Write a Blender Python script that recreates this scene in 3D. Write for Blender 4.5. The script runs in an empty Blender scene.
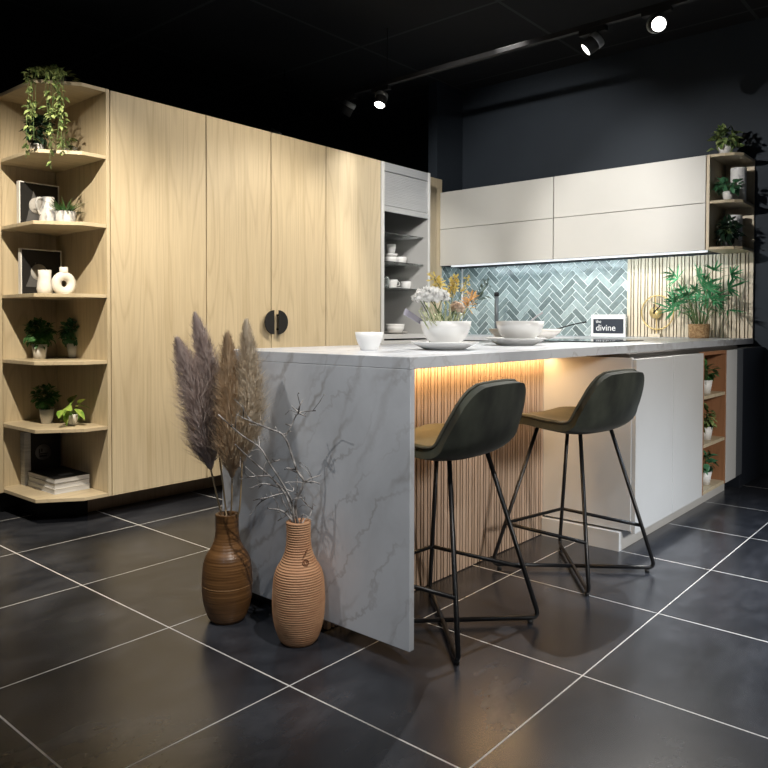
import bpy, bmesh, math, random
from mathutils import Vector, Matrix, Euler
PI = math.pi
R = random.Random(7)
C = bpy.context.scene.collection
SC = bpy.context.scene

# ---------------------------------------------------------------- camera
CAM = Vector((-1.6685, -1.3316, 1.026)); YAW, PIT, ROL, F, SY = 0.7098, -0.0227, 0.0023, 727.24, -44.69
_f = Vector((math.cos(YAW)*math.cos(PIT), math.sin(YAW)*math.cos(PIT), math.sin(PIT)))
_r0 = Vector((math.sin(YAW), -math.cos(YAW), 0)); _u0 = _r0.cross(_f)
_r = _r0*math.cos(ROL)+_u0*math.sin(ROL); _u = _u0*math.cos(ROL)-_r0*math.sin(ROL)
cd = bpy.data.cameras.new('camera'); cam = bpy.data.objects.new('camera', cd); C.objects.link(cam)
M3 = Matrix((_r, _u, -_f)).transposed(); cam.matrix_world = Matrix.Translation(CAM) @ M3.to_4x4()
cd.sensor_width = 36; cd.lens = 36*F/768; cd.shift_y = SY/768; cd.clip_start = .05
SC.camera = cam
def at(px, py, ax, val):
    """the place point seen at (px, py) of the photo on the plane axis=val"""
    d = _f+_r*((px-384)/F)-_u*((py-384-SY)/F)
    return CAM+d*((val-CAM[ax])/d[ax])

# ---------------------------------------------------------------- materials
def mat(name, col, rough=.5, metal=0, emit=None, es=1, spec=None, sheen=0, trans=0, ior=None, coat=0):
    m = bpy.data.materials.new(name); m.use_nodes = True
    b = m.node_tree.nodes['Principled BSDF']
    b.inputs['Base Color'].default_value = (*col, 1); b.inputs['Roughness'].default_value = rough
    b.inputs['Metallic'].default_value = metal
    if spec is not None: b.inputs['Specular IOR Level'].default_value = spec
    if sheen: b.inputs['Sheen Weight'].default_value = sheen; b.inputs['Sheen Roughness'].default_value = .4
    if trans: b.inputs['Transmission Weight'].default_value = trans
    if coat: b.inputs['Coat Weight'].default_value = coat; b.inputs['Coat Roughness'].default_value = .08
    if ior: b.inputs['IOR'].default_value = ior
    if emit: b.inputs['Emission Color'].default_value = (*emit, 1); b.inputs['Emission Strength'].default_value = es
    return m
def nt(m): return m.node_tree.nodes, m.node_tree.links, m.node_tree.nodes['Principled BSDF']
def noise_tex(m, scale=(1,1,1), nscale=5, detail=4, rough=.55, dist=0, rot=(0,0,0), loc=(0,0,0)):
    n, l, b = nt(m)
    tc = n.new('ShaderNodeTexCoord'); mp = n.new('ShaderNodeMapping')
    mp.inputs['Scale'].default_value = scale; mp.inputs['Rotation'].default_value = rot; mp.inputs['Location'].default_value = loc
    t = n.new('ShaderNodeTexNoise'); t.inputs['Scale'].default_value = nscale; t.inputs['Detail'].default_value = detail
    t.inputs['Roughness'].default_value = rough; t.inputs['Distortion'].default_value = dist
    l.new(tc.outputs['Object'], mp.inputs['Vector']); l.new(mp.outputs['Vector'], t.inputs['Vector'])
    return t
def ramp(m, src, stops):
    n, l, b = nt(m); r = n.new('ShaderNodeValToRGB'); cr = r.color_ramp
    while len(cr.elements) < len(stops): cr.elements.new(.5)
    for e, (p, c) in zip(cr.elements, stops): e.position = p; e.color = (*c, 1)
    l.new(src, r.inputs['Fac']); return r
def mix(m, fac, a, b_, mode='MIX'):
    n, l, b = nt(m); x = n.new('ShaderNodeMix'); x.data_type = 'RGBA'; x.blend_type = mode
    for s, v in ((0, fac), (6, a), (7, b_)):
        if hasattr(v, 'is_linked') or hasattr(v, 'links'): l.new(v, x.inputs[s])
        elif isinstance(v, (int, float)): x.inputs[s].default_value = v
        else: x.inputs[s].default_value = (*v, 1)
    return x.outputs[2]
def to_color(m, out): n, l, b = nt(m); l.new(out, b.inputs['Base Color'])
def bump(m, out, strength=.2, dist=.01):
    n, l, b = nt(m); bp = n.new('ShaderNodeBump'); bp.inputs['Strength'].default_value = strength; bp.inputs['Distance'].default_value = dist
    l.new(out, bp.inputs['Height']); l.new(bp.outputs['Normal'], b.inputs['Normal'])
def noisy(name, c1, c2, scale=(1,1,1), ns=8, rough=.5, bs=0, detail=4, lo=.35, hi=.65, **k):
    m = mat(name, c1, rough, **k); t = noise_tex(m, scale, ns, detail)
    to_color(m, ramp(m, t.outputs['Fac'], [(lo, c1), (hi, c2)]).outputs['Color'])
    if bs: bump(m, t.outputs['Fac'], bs)
    return m
def wood(name, dark, light, axis='z', rough=.45, fine=1):
    m = mat(name, light, rough)
    sc = {'z': (9, 9, .55), 'x': (.55, 9, 9), 'y': (9, .55, 9)}[axis]
    sf = {'z': (90, 90, 2.2), 'x': (2.2, 90, 90), 'y': (90, 2.2, 90)}[axis]
    a = noise_tex(m, sc, 1.6, 5, .6, .9); b = noise_tex(m, sf, 1.5, 3, .6)
    ra = ramp(m, a.outputs['Fac'], [(.28, [x*.5+y*.5 for x, y in zip(dark, light)]), (.5, light), (.70, [min(1, x*1.03) for x in light])])
    rb = ramp(m, b.outputs['Fac'], [(.32, (.86, .85, .82)), (.64, (1, 1, 1))])
    n, l, b_ = nt(m); g = noise_tex(m, {'z': (4.2, 4.2, .38), 'x': (.38, 4.2, 4.2), 'y': (4.2, .38, 4.2)}[axis], 1.0, 2, .4, .25)
    mu = n.new('ShaderNodeMath'); mu.operation = 'MULTIPLY'; mu.inputs[1].default_value = 34; l.new(g.outputs['Fac'], mu.inputs[0])
    pp = n.new('ShaderNodeMath'); pp.operation = 'PINGPONG'; pp.inputs[1].default_value = 1; l.new(mu.outputs[0], pp.inputs[0])
    rg = ramp(m, pp.outputs[0], [(0, (.86, .84, .81)), (.35, (1, 1, 1))])
    base = mix(m, .75*fine, ra.outputs['Color'], rb.outputs['Color'], 'MULTIPLY')
    to_color(m, mix(m, .8, base, rg.outputs['Color'], 'MULTIPLY'))
    bump(m, b.outputs['Fac'], .06, .002)
    return m
def marble(name, base=(.71, .735, .775), vein=(.20, .165, .135), rough=.28):
    m = mat(name, base, rough); n, l, b = nt(m)
    cl = noise_tex(m, (1.2, 1.2, 1.2), 2.2, 6, .6, .6)
    rc = ramp(m, cl.outputs['Fac'], [(.3, [x*.80 for x in base]), (.6, base)])
    cur = rc.outputs['Color']
    tc = n.new('ShaderNodeTexCoord')
    for rot, sc, dist, w, st, loc in (((1.05, 0, .35), 1.5, 6, .010, .55, (0, .3, .1)), ((.85, 0, .5), 2.6, 9, .008, .38, (2, 1, .7)), ((1.15, 0, .2), 1.9, 7, .03, .22, (5, 2.2, 1.3))):
        mp = n.new('ShaderNodeMapping'); mp.inputs['Rotation'].default_value = rot; mp.inputs['Location'].default_value = loc
        l.new(tc.outputs['Object'], mp.inputs['Vector'])
        wv = n.new('ShaderNodeTexWave'); wv.bands_direction = 'Z'; wv.inputs['Scale'].default_value = sc; wv.inputs['Distortion'].default_value = dist
        wv.inputs['Detail'].default_value = 5; wv.inputs['Detail Scale'].default_value = 1.3; wv.inputs['Detail Roughness'].default_value = .62
        l.new(mp.outputs['Vector'], wv.inputs['Vector'])
        rv_ = ramp(m, wv.outputs['Fac'], [(0, (1, 1, 1)), (w, (.6, .6, .6)), (w*5, (0, 0, 0))])
        ms = noise_tex(m, (1, 1, .7), 2.6, 3, .5, 0, loc=loc)
        rm = ramp(m, ms.outputs['Fac'], [(.40, (.05, .05, .05)), (.62, (1, 1, 1))])
        fac = n.new('ShaderNodeMath'); fac.operation = 'MULTIPLY'; l.new(rv_.outputs['Color'], fac.inputs[0]); l.new(rm.outputs['Color'], fac.inputs[1])
        f2 = n.new('ShaderNodeMath'); f2.operation = 'MULTIPLY'; l.new(fac.outputs[0], f2.inputs[0]); f2.inputs[1].default_value = st
        cur = mix(m, f2.outputs[0], cur, vein)
    to_color(m, cur); return m

OAK = wood('oak', (.545, .44, .275), (.66, .555, .385))
OAKX = wood('oak_along', (.545, .44, .275), (.66, .555, .385), 'x')
OAKY = wood('oak_across', (.545, .44, .275), (.66, .555, .385), 'y')
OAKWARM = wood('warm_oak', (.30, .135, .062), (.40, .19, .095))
OAKSHADE = wood('shaded_oak', (.30, .19, .12), (.38, .26, .17))  # the same oak, darkened in its colour for the shaded plinth
SLATP = wood('rosy_slat_oak', (.47, .33, .235), (.58, .43, .325))
SLAT = wood('slat_oak', (.62, .51, .36), (.76, .66, .50))
FELT = mat('brown_felt', (.10, .068, .045), .95)
WHITE = noisy('cashmere_lacquer', (.585, .580, .545), (.605, .60, .565), ns=3, rough=.42)
WHITE2 = noisy('white_lacquer', (.66, .66, .65), (.69, .69, .68), ns=3, rough=.4)
CARC = mat('dark_gap', (.05, .045, .04), .7)
MARB = marble('veined_marble')
NAVY = noisy('navy_paint', (.018, .026, .037), (.022, .031, .043), ns=2, rough=.75)
BLACKP = mat('black_paint', (.006, .007, .009), .85)
BLACKM = mat('black_metal', (.006, .006, .007), .75)
STEEL = mat('black_steel', (.006, .006, .007), .35)
ALU = noisy('brushed_aluminium', (.60, .62, .64), (.68, .70, .72), (1, 1, 60), 4, .35, metal=.55)
PORC = noisy('white_porcelain', (.80, .80, .79), (.84, .84, .83), ns=4, rough=.22)
CREAM = noisy('cream_stoneware', (.74, .71, .66), (.80, .77, .72), ns=6, rough=.35)
MATTW = noisy('matt_white_ceramic', (.80, .77, .72), (.86, .84, .80), ns=30, rough=.65, bs=.1)
POTW = noisy('white_pot', (.78, .77, .75), (.84, .83, .81), ns=8, rough=.45)
MSTONE = noisy('marbled_ceramic', (.66, .66, .66), (.22, .23, .25), (1, 1, .5), 24, .35, lo=.48, hi=.62)
SPECK = noisy('speckled_white_ceramic', (.86, .86, .85), (.58, .58, .60), ns=40, rough=.5, lo=.55, hi=.7)
GLIDE = mat('glide_plastic', (.02, .02, .02), .6)
GLASS = mat('clear_glass', (.9, .95, .95), .03, trans=.95, ior=1.25)
GREYIN = mat('cabinet_grey_inside', (.42, .42, .41), .5)
SOIL = noisy('soil', (.03, .02, .012), (.06, .04, .025), ns=60, rough=.95)
BRASS = mat('brushed_brass', (.62, .46, .19), .35, metal=.55)
BLACKG = mat('black_glass', (.004, .004, .005), .06)
PAPER = noisy('page_edges', (.74, .74, .75), (.55, .56, .58), (1, 1, 60), 6, .8)
COVER = mat('black_cover', (.010, .010, .011), .5)
GREYINK = mat('grey_ink', (.17, .17, .175), .6)
WINK = mat('white_ink', (.8, .8, .8), .6)
PALED = noisy('pale_print_disc', (.42, .41, .40), (.50, .49, .48), ns=20, rough=.7)  # whitish disc, greyed in its colour for the shade it stands in
LILAC = mat('lilac_grey', (.42, .40, .48), .5)
COOLGREY = mat('grey_panel', (.10, .11, .125), .5)
SHADEP = mat('shade_dark_panel', (.014, .018, .027), .5)
WBASK = noisy('basket_weave', (.30, .17, .075), (.52, .34, .17), (1, 1, 1.4), 70, .8, .6, lo=.4, hi=.6)
TERRA = noisy('ridged_clay', (.50, .25, .125), (.60, .335, .18), (1, 1, 3), 14, .62)
BROWNV = noisy('brown_wood_vase', (.12, .055, .018), (.24, .115, .04), (1, 1, 25), 6, .38)
TWIG = noisy('twig_bark', (.05, .04, .035), (.62, .59, .56), (1, 1, 1), 30, .7)
STRAW = mat('straw_stem', (.52, .38, .22), .7)
def leafm(name, a, b, rough=.4, ns=18): return noisy(name, a, b, ns=ns, rough=rough, spec=.4)
LEAF = leafm('dark_leaf', (.03, .10, .03), (.09, .25, .07))
LEAFV = leafm('variegated_leaf', (.05, .12, .03), (.42, .50, .20), ns=40)
LEAFB = leafm('blue_green_leaf', (.03, .11, .05), (.11, .30, .15))
LEAFL = leafm('lime_leaf', (.12, .28, .03), (.42, .55, .12), ns=25)
LEAFP = leafm('palm_leaf', (.02, .17, .055), (.10, .40, .17), ns=12)
LEAFD = leafm('deep_leaf', (.008, .022, .012), (.022, .055, .03))
STEMG = mat('green_stem', (.10, .16, .05), .6)
VELOUT = noisy('charcoal_green_velvet', (.009, .0115, .0075), (.042, .048, .034), (1, 1, .45), 9, .8, .08, detail=7, sheen=.1)
VELIN = noisy('led_lit_velvet', (.050, .046, .018), (.095, .084, .034), (1, 1, 1), 12, .8, .08, sheen=.3)  # same green velvet, colour warmed and lightened for the led glow on the seat
PIPE = noisy('velvet_piping', (.05, .05, .038), (.075, .075, .055), ns=40, rough=.8)
PLUME = [noisy('mauve_plume', (.56, .45, .41), (.76, .66, .61), (1, 1, .2), 40, .9), noisy('tan_plume', (.60, .44, .28), (.80, .65, .47), (1, 1, .2), 40, .9), noisy('pale_plume', (.72, .60, .45), (.88, .80, .67), (1, 1, .2), 40, .9)]
for pm_ in PLUME:
    n_, l_, b_ = nt(pm_); tr = n_.new('ShaderNodeBsdfTranslucent'); mx_ = n_.new('ShaderNodeMixShader'); mx_.inputs[0].default_value = .45
    l_.new(b_.inputs['Base Color'].links[0].from_socket, tr.inputs['Color']); l_.new(b_.outputs[0], mx_.inputs[1]); l_.new(tr.outputs[0], mx_.inputs[2]); l_.new(mx_.outputs[0], n_['Material Output'].inputs['Surface'])
LEDW = mat('warm_led', (1, .8, .45), .5, emit=(1, .60, .20), es=4)
LEDC = mat('cool_led', (1, 1, 1), .5, emit=(.85, .92, 1), es=.8)
LAMP = mat('lamp_lens', (1, 1, 1), .4, emit=(1, .96, .9), es=7)
LAMPD = mat('lamp_lens_dim', (.8, .8, .8), .4, emit=(1, .95, .88), es=1.2)

# floor: slate tiles 0.6 m with pale joints
def floor_mat():
    m = mat('slate_tile', (.03, .03, .033), .33); n, l, b = nt(m)
    t1 = noise_tex(m, (1.0, 1.6, 1), 1.8, 8, .62, .8); t2 = noise_tex(m, (2.2, 5, 1), 3, 5, .55, .3)
    r1 = ramp(m, t1.outputs['Fac'], [(.27, (.010, .012, .016)), (.50, (.030, .033, .041)), (.73, (.066, .070, .082))])
    r2 = ramp(m, t2.outputs['Fac'], [(.3, (.70, .70, .71)), (.7, (1.2, 1.18, 1.16))])
    tile = mix(m, 1.0, r1.outputs['Color'], r2.outputs['Color'], 'MULTIPLY')
    tc = n.new('ShaderNodeTexCoord'); sp = n.new('ShaderNodeSeparateXYZ'); l.new(tc.outputs['Object'], sp.inputs[0])
    def joint(out, off, w):
        def mth(op, a, bb=None):
            x = n.new('ShaderNodeMath'); x.operation = op
            if isinstance(a, (int, float)): x.inputs[0].default_value = a
            else: l.new(a, x.inputs[0])
            if bb is not None: x.inputs[1].default_value = bb
            return x.outputs[0]
        s = mth('ADD', out, -off+6+.3); s = mth('MODULO', s, .6); s = mth('ADD', s, -.3); s = mth('ABSOLUTE', s)
        return mth('LESS_THAN', s, w)
    jx = joint(sp.outputs[0], -.3, .0026); jy = joint(sp.outputs[1], -1.006, .0022)
    mx = n.new('ShaderNodeMath'); mx.operation = 'MAXIMUM'; l.new(jx, mx.inputs[0]); l.new(jy, mx.inputs[1])
    to_color(m, mix(m, mx.outputs[0], tile, (.62, .60, .57)))
    rm = mix(m, mx.outputs[0], (.26, .26, .26), (.8, .8, .8)); l.new(rm, b.inputs['Roughness'])
    b.inputs['IOR'].default_value = 1.65
    return m
FLOOR = floor_mat()
def ceil_mat():
    m = mat('black_ceiling_panels', (.007, .008, .010), .9); n, l, b = nt(m)
    tc = n.new('ShaderNodeTexCoord'); br = n.new('ShaderNodeTexBrick'); l.new(tc.outputs['Object'], br.inputs['Vector'])
    br.offset = 0; br.inputs['Scale'].default_value = 1; br.inputs['Brick Width'].default_value = 1.2; br.inputs['Row Height'].default_value = 1.2
    br.inputs['Mortar Size'].default_value = .012
    for k, c in (('Color1', (.004, .005, .007)), ('Color2', (.005, .006, .008)), ('Mortar', (.030, .032, .035))): br.inputs[k].default_value = (*c, 1)
    to_color(m, br.outputs['Color']); return m
CEIL = ceil_mat()
def tile_mat():
    m = mat('teal_glazed_tile', (.3, .4, .4), .22); n, l, b = nt(m)
    a = n.new('ShaderNodeAttribute'); a.attribute_name = 'tone'
    r = ramp(m, a.outputs['Fac'], [(0, (.115, .150, .150)), (.45, (.225, .285, .283)), (.8, (.37, .45, .445)), (1, (.52, .60, .59))])
    t = noise_tex(m, (1, 1, 1), 30, 4); rt = ramp(m, t.outputs['Fac'], [(.3, (.8, .8, .8)), (.7, (1.12, 1.12, 1.12))])
    to_color(m, mix(m, 1.0, r.outputs['Color'], rt.outputs['Color'], 'MULTIPLY')); return m
TILE = tile_mat(); GROUT = mat('pale_grout', (.80, .86, .86), .8)

# ---------------------------------------------------------------- mesh helpers
def nb(): return bmesh.new()
def bx(bm, x0, x1, y0, y1, z0, z1, m=None):
    vs = [bm.verts.new((x, y, z)) for x in (x0, x1) for y in (y0, y1) for z in (z0, z1)]
    if m is not None:
        for v in vs: v.co = m @ v.co
    for q in ((0, 1, 3, 2), (4, 6, 7, 5), (0, 4, 5, 1), (2, 3, 7, 6), (0, 2, 6, 4), (1, 5, 7, 3)):
        bm.faces.new([vs[i] for i in q])
    return bm
def box(*a, m=None): return bx(nb(), *a, m=m)
def prism(bm, pts, z0, z1):
    lo = [bm.verts.new((p[0], p[1], z0)) for p in pts]; hi = [bm.verts.new((p[0], p[1], z1)) for p in pts]
    n = len(pts); bm.faces.new(lo[::-1]); bm.faces.new(hi)
    for i in range(n): bm.faces.new((lo[i], lo[(i+1) % n], hi[(i+1) % n], hi[i]))
    bmesh.ops.recalc_face_normals(bm, faces=bm.faces[:]); return bm
def lathe(bm, prof, c=(0, 0, 0), seg=32, M=None):
    c = Vector(c); rings = []
    for r, z in prof:
        if r < 1e-6: rings.append([bm.verts.new((0, 0, z))])
        else: rings.append([bm.verts.new((r*math.cos(2*PI*i/seg), r*math.sin(2*PI*i/seg), z)) for i in range(seg)])
    for a, b in zip(rings, rings[1:]):
        for i in range(seg):
            j = (i+1) % seg
            if len(a) == 1 and len(b) == 1: continue
            if len(a) == 1: f = bm.faces.new((a[0], b[j], b[i]))
            elif len(b) == 1: f = bm.faces.new((a[i], a[j], b[0]))
            else: f = bm.faces.new((a[i], a[j], b[j], b[i]))
            f.smooth = True
    for ring in rings:
        for v in ring:
            if M is not None: v.co = M @ v.co
            v.co += c
    return bm
def tube(bm, pts, rad, seg=8, cap=True, closed=False):
    pts = [Vector(p) for p in pts]; n = len(pts)
    rad = rad if isinstance(rad, (list, tuple)) else [rad]*n
    t0 = (pts[1]-pts[0]).normalized(); up = Vector((0, 0, 1)) if abs(t0.z) < .9 else Vector((1, 0, 0))
    nn = t0.cross(up).normalized(); rings = []
    for i, p in enumerate(pts):
        if closed: t = (pts[(i+1) % n]-pts[i-1]).normalized()
        else: t = (pts[min(i+1, n-1)]-pts[max(i-1, 0)]).normalized()
        nn = (nn-t*nn.dot(t)); nn = nn.normalized() if nn.length > 1e-6 else t.orthogonal().normalized()
        b = t.cross(nn)
        rings.append([bm.verts.new(p+(nn*math.cos(2*PI*k/seg)+b*math.sin(2*PI*k/seg))*rad[i]) for k in range(seg)])
    pr = list(zip(rings, rings[1:]))+([(rings[-1], rings[0])] if closed else [])
    for a, b2 in pr:
        for k in range(seg):
            f = bm.faces.new((a[k], a[(k+1) % seg], b2[(k+1) % seg], b2[k])); f.smooth = True
    if cap and not closed: bm.faces.new(rings[0][::-1]); bm.faces.new(rings[-1])
    return bm
def smooth_path(pts, n=6, closed=False):
    pts = [Vector(p) for p in pts]; out = []; m = len(pts)
    for i in range(m if closed else m-1):
        g = (lambda k: pts[k % m]) if closed else (lambda k: pts[max(0, min(m-1, k))])
        p0, p1, p2, p3 = g(i-1), g(i), g(i+1), g(i+2)
        for k in range(n):
            t = k/n; out.append(.5*((2*p1)+(p2-p0)*t+(2*p0-5*p1+4*p2-p3)*t*t+(3*p1-p0-3*p2+p3)*t**3))
    if not closed: out.append(pts[-1])
    return out
def round_corners(pts, r, n=5):
    pts = [Vector(p) for p in pts]; out = [pts[0]]
    for a, b, c in zip(pts, pts[1:], pts[2:]):
        d1 = (a-b).normalized(); d2 = (c-b).normalized(); s = b+d1*r; e = b+d2*r
        for k in range(n+1): t = k/n; out.append(s*(1-t)**2+b*2*t*(1-t)+e*t*t)
    return out+[pts[-1]]
def leaf(bm, p, d, nrm, L, W, curl=.3, fold=.15, seg=4, tipw=.8):
    p = Vector(p); d = Vector(d).normalized(); nrm = Vector(nrm); nrm = (nrm-d*nrm.dot(d))
    nrm = nrm.normalized() if nrm.length > 1e-5 else d.orthogonal().normalized(); s = d.cross(nrm); rows = []
    for i in range(seg+1):
        t = i/seg; w = W*.5*max(.02, math.sin(PI*min(1, (t*.94+.05))**tipw)); c = p+d*L*t-nrm*curl*L*t*t
        rows.append((bm.verts.new(c-s*w+nrm*fold*w), bm.verts.new(c), bm.verts.new(c+s*w+nrm*fold*w)))
    for a, b in zip(rows, rows[1:]):
        for k in (0, 1): f = bm.faces.new((a[k], a[k+1], b[k+1], b[k])); f.smooth = True
    return bm
def rv(r=R):
    while True:
        v = Vector((r.uniform(-1, 1), r.uniform(-1, 1), r.uniform(-1, 1)))
        if .1 < v.length < 1: return v.normalized()
# ---------------------------------------------------------------- object helpers
def obj(name, bm, m, parent=None, bevel=0, seg=2, normals=True):
    if normals: bmesh.ops.recalc_face_normals(bm, faces=bm.faces[:])
    me = bpy.data.meshes.new(name)
    base = Vector((0, 0, 0)); p = parent
    while p is not None: base += p.location; p = p.parent
    bmesh.ops.translate(bm, verts=bm.verts[:], vec=-base)
    bm.to_mesh(me); bm.free()
    o = bpy.data.objects.new(name, me); C.objects.link(o)
    for x in (m if isinstance(m, (list, tuple)) else [m]): me.materials.append(x)
    if parent is not None: o.parent = parent
    if bevel:
        b = o.modifiers.new('bevel', 'BEVEL'); b.width = bevel; b.segments = seg; b.limit_method = 'ANGLE'; b.angle_limit = .7
        b.harden_normals = False
    return o
def tag(o, label, cat, group=None, kind=None):
    o['label'] = label; o['category'] = cat
    if group: o['group'] = group
    if kind: o['kind'] = kind
    return o
def thing(name, label, cat, loc=(0, 0, 0), group=None):
    o = bpy.data.objects.new(name, None); C.objects.link(o); o.location = loc; o.empty_display_size = .05
    return tag(o, label, cat, group)
def struct(name, bm, m, **k):
    o = obj(name, bm, m, **k); o['kind'] = 'structure'; return o
def dup(root, loc, rotz=0, label=None):
    r = root.copy(); C.objects.link(r); r.location = loc; r.rotation_euler = (0, 0, rotz)
    if label: r['label'] = label
    for ch in list(root.children):
        c = ch.copy(); C.objects.link(c); c.parent = r
        for g in ch.children:
            d = g.copy(); C.objects.link(d); d.parent = c
    return r
def text_mesh(txt, size, M, depth=.0008):
    cu = bpy.data.curves.new('t', 'FONT'); cu.body = txt; cu.size = size; cu.extrude = depth
    o = bpy.data.objects.new('t', cu); C.objects.link(o); dg = bpy.context.evaluated_depsgraph_get(); dg.update()
    me = bpy.data.meshes.new_from_object(o.evaluated_get(dg)); bm = nb(); bm.from_mesh(me); bm.transform(M)
    bpy.data.objects.remove(o); bpy.data.meshes.remove(me); bpy.data.curves.remove(cu); return bm

H = .925; XW = 3.783; T = 2.205
# ---------------------------------------------------------------- setting
struct('floor', box(-6, 9, -7, 9, -.05, 0), FLOOR)
struct('ceiling', box(-6, 9, -7, 9, 3.1, 3.15), CEIL)
struct('wall_back', box(XW, XW+.1, -7, 2.52, 0, 3.1), NAVY)
struct('wall_return', box(3.40, XW, 2.425, 2.52, 0, 3.1), NAVY)
struct('wall_left', box(-.09, 3.166, 2.785, 2.86, 0, 2.16), BLACKP)
struct('wall_far', box(-6, 9, 8.9, 9, 0, 3.1), BLACKP)

# ---------------------------------------------------------------- corner shelf
cs = thing('corner_shelf', 'tall open oak corner shelf with angled front and seven boards at the left end', 'shelf', (.1, 2.5, 0))
obj('side_panel', box(.252, .271, T, 2.78, .12, 2.225), OAK, cs, .0015)
obj('back_panel', box(-.068, .251, 2.764, 2.78, .12, 2.225), OAK, cs, .0015)
obj('end_strip', box(-.090, -.069, 2.70, 2.78, .12, 2.225), OAK, cs, .0015)
PENT = [(.251, T+.002), (.125, T+.002), (-.060, 2.345), (-.068, 2.763), (.251, 2.763)]
SZ = [2.216, 1.874, 1.521, 1.160, .819, .478, .129]
for z in SZ: obj('shelf', prism(nb(), PENT, z-.009, z+.009), OAKX, cs, .0012)
obj('plinth', prism(nb(), [(.24, 2.40), (.17, 2.40), (.03, 2.52), (.03, 2.74), (.24, 2.74)], 0, .119), BLACKP, cs)
ST = [z+.0095 for z in SZ]

# ---------------------------------------------------------------- tall cabinets
edges = [.273, .866, 1.354, 1.839, 2.409]
names = ['widest oak tall cabinet beside the corner shelf, no handle', 'oak tall cabinet with the left half of the round black handle', 'oak tall cabinet with the right half of the round black handle', 'plain oak tall cabinet beside the white roller shutter']
for i in range(4):
    x0, x1 = edges[i], edges[i+1]
    t = thing('tall_cabinet', names[i], 'cabinet', ((x0+x1)/2, 2.5, 0), 'oak tall cabinets')
    obj('carcass', box(x0+.001, x1-.001, T+.022, 2.78, .12, 2.222), CARC, t)
    d = obj('door', box(x0+.0032, x1-.0032, T, T+.02, .12, 2.222), OAK, t, .001)
    obj('plinth', box(x0 if i else .25, x1, 2.42, 2.44, 0, .119), OAKSHADE, t)
    if i in (1, 2):
        s = -1 if i == 1 else 1; xc = 1.352 if i == 1 else 1.390; bm = nb(); zc = 1.028; rr = .076
        a = [(-s*0+xc+s*rr*math.sin(PI*k/20), zc+rr*math.cos(PI*k/20)) for k in range(21)]
        lo = [bm.verts.new((p[0], T-.034, p[1])) for p in a]; hi = [bm.verts.new((p[0], T-.026, p[1])) for p in a]
        bm.faces.new(lo); bm.faces.new(hi[::-1])
        for k in range(len(a)): q = (k+1) % len(a); bm.faces.new((lo[k], lo[q], hi[q], hi[k]))
        for zz in (-.045, .045): bx(bm, xc+s*.012-.006, xc+s*.012+.006, T-.027, T+.001, zc+zz-.006, zc+zz+.006)
        h = obj('handle', bm, BLACKM, d, .001); h['label'] = 'black half round handle plate'

# ---------------------------------------------------------------- roller shutter cabinet
x0, x1 = 2.411, 3.008
rc = thing('roller_shutter_cabinet', 'tall white cabinet with a half raised aluminium roller shutter', 'cabinet', (2.71, 2.5, 0))
bm = nb()
bx(bm, x0, x0+.032, T, 2.77, .12, 2.222); bx(bm, x1-.024, x1, T, 2.77, .12, 2.222)
bx(bm, x0+.032, x1-.024, 2.75, 2.77, .12, 2.222); bx(bm, x0+.032, x1-.024, T+.03, 2.75, 2.19, 2.222)
obj('carcass', bm, GREYIN, rc)
bm = nb(); bx(bm, x0, x0+.034, T-.004, T-.0005, .12, 2.222); bx(bm, x1-.026, x1, T-.004, T-.0005, .12, 2.222)
obj('front_frame', bm, WHITE2, rc)
obj('top_fascia', box(x0+.035, x1-.027, T-.002, T+.016, 2.158, 2.221), ALU, rc, .001)
bm = nb()
for k in range(20):
    z = 1.905+k*.0124; bx(bm, x0+.035, x1-.027, T+.004, T+.016, z, z+.0120)
obj('shutter', bm, ALU, rc, .001, 1)
obj('shutter_rail', box(x0+.035, x1-.027, T-.004, T+.018, 1.858, 1.900), ALU, rc, .002)
for z in (1.709, 1.491, 1.292): obj('glass_shelf', box(x0+.033, x1-.025, 2.25, 2.745, z-.004, z+.004), GLASS, rc)
obj('bottom_board', box(x0+.033, x1-.025, T, 2.748, .905, .938), WHITE2, rc, .001)
obj('lower_door', box(x0+.002, x1-.002, T-.006, T-.0045, .122, .893), WHITE2, rc)
tag(obj('end_panel', box(3.012, 3.445, 2.403, 2.424, 0, 2.262), OAK, None, .001), 'narrow shaded oak panel between the roller shutter cabinet and the tiled corner', 'panel')

# cups and bowls in the roller cabinet
def vessel(prof_out, th=.004):
    """closed lathe profile of an open vessel from an outer profile (r, z) bottom to rim"""
    inn = [(max(r-th, .001), z) for r, z in reversed(prof_out[1:])]
    return [(0, prof_out[0][1])]+list(prof_out)+[(inn[0][0], prof_out[-1][1])]+inn+[(0, prof_out[0][1]+th)]
def cup(name, loc, r, h, label, cat, group, m=PORC, handle=False, saucer=False):
    t = thing(name, label, cat, loc, group); x, y, z = loc; z0 = z
    if saucer: z0 = z+.006
    obj('body', lathe(nb(), vessel([(r*.6, z0), (r*.78, z0+h*.12), (r*.95, z0+h*.6), (r, z0+h)], .003), (x, y, 0), 24), m, t)
    if handle:
        pts = [(x+r*.9, y-.01, z0+h*.8), (x+r*1.5, y-.014, z0+h*.75), (x+r*1.6, y-.016, z0+h*.4), (x+r*.85, y-.01, z0+h*.25)]
        obj('handle', tube(nb(), smooth_path(pts, 5), .004, 6), m, t)
    return t
def plate(name, loc, r, label, cat, group=None, h=.018, m=PORC):
    x, y, z = loc
    o = obj(name, lathe(nb(), [(0, 0), (r*.55, 0), (r*.62, .004), (r*.98, h-.003), (r, h), (r*.97, h), (r*.60, .009), (0, .008)], loc, 40), m)
    return tag(o, label, cat, group)
g2, g3 = 1.4955, 1.2965
def cx(px, y=2.45): return at(px, 260, 1, y).x
G = 'white crockery in the roller shutter cabinet'
cup('bowl', (cx(391.5, 2.42), 2.42, g2), .055, .055, 'white bowl with the egg cup on it on the middle glass shelf', 'bowl', G)
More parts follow.
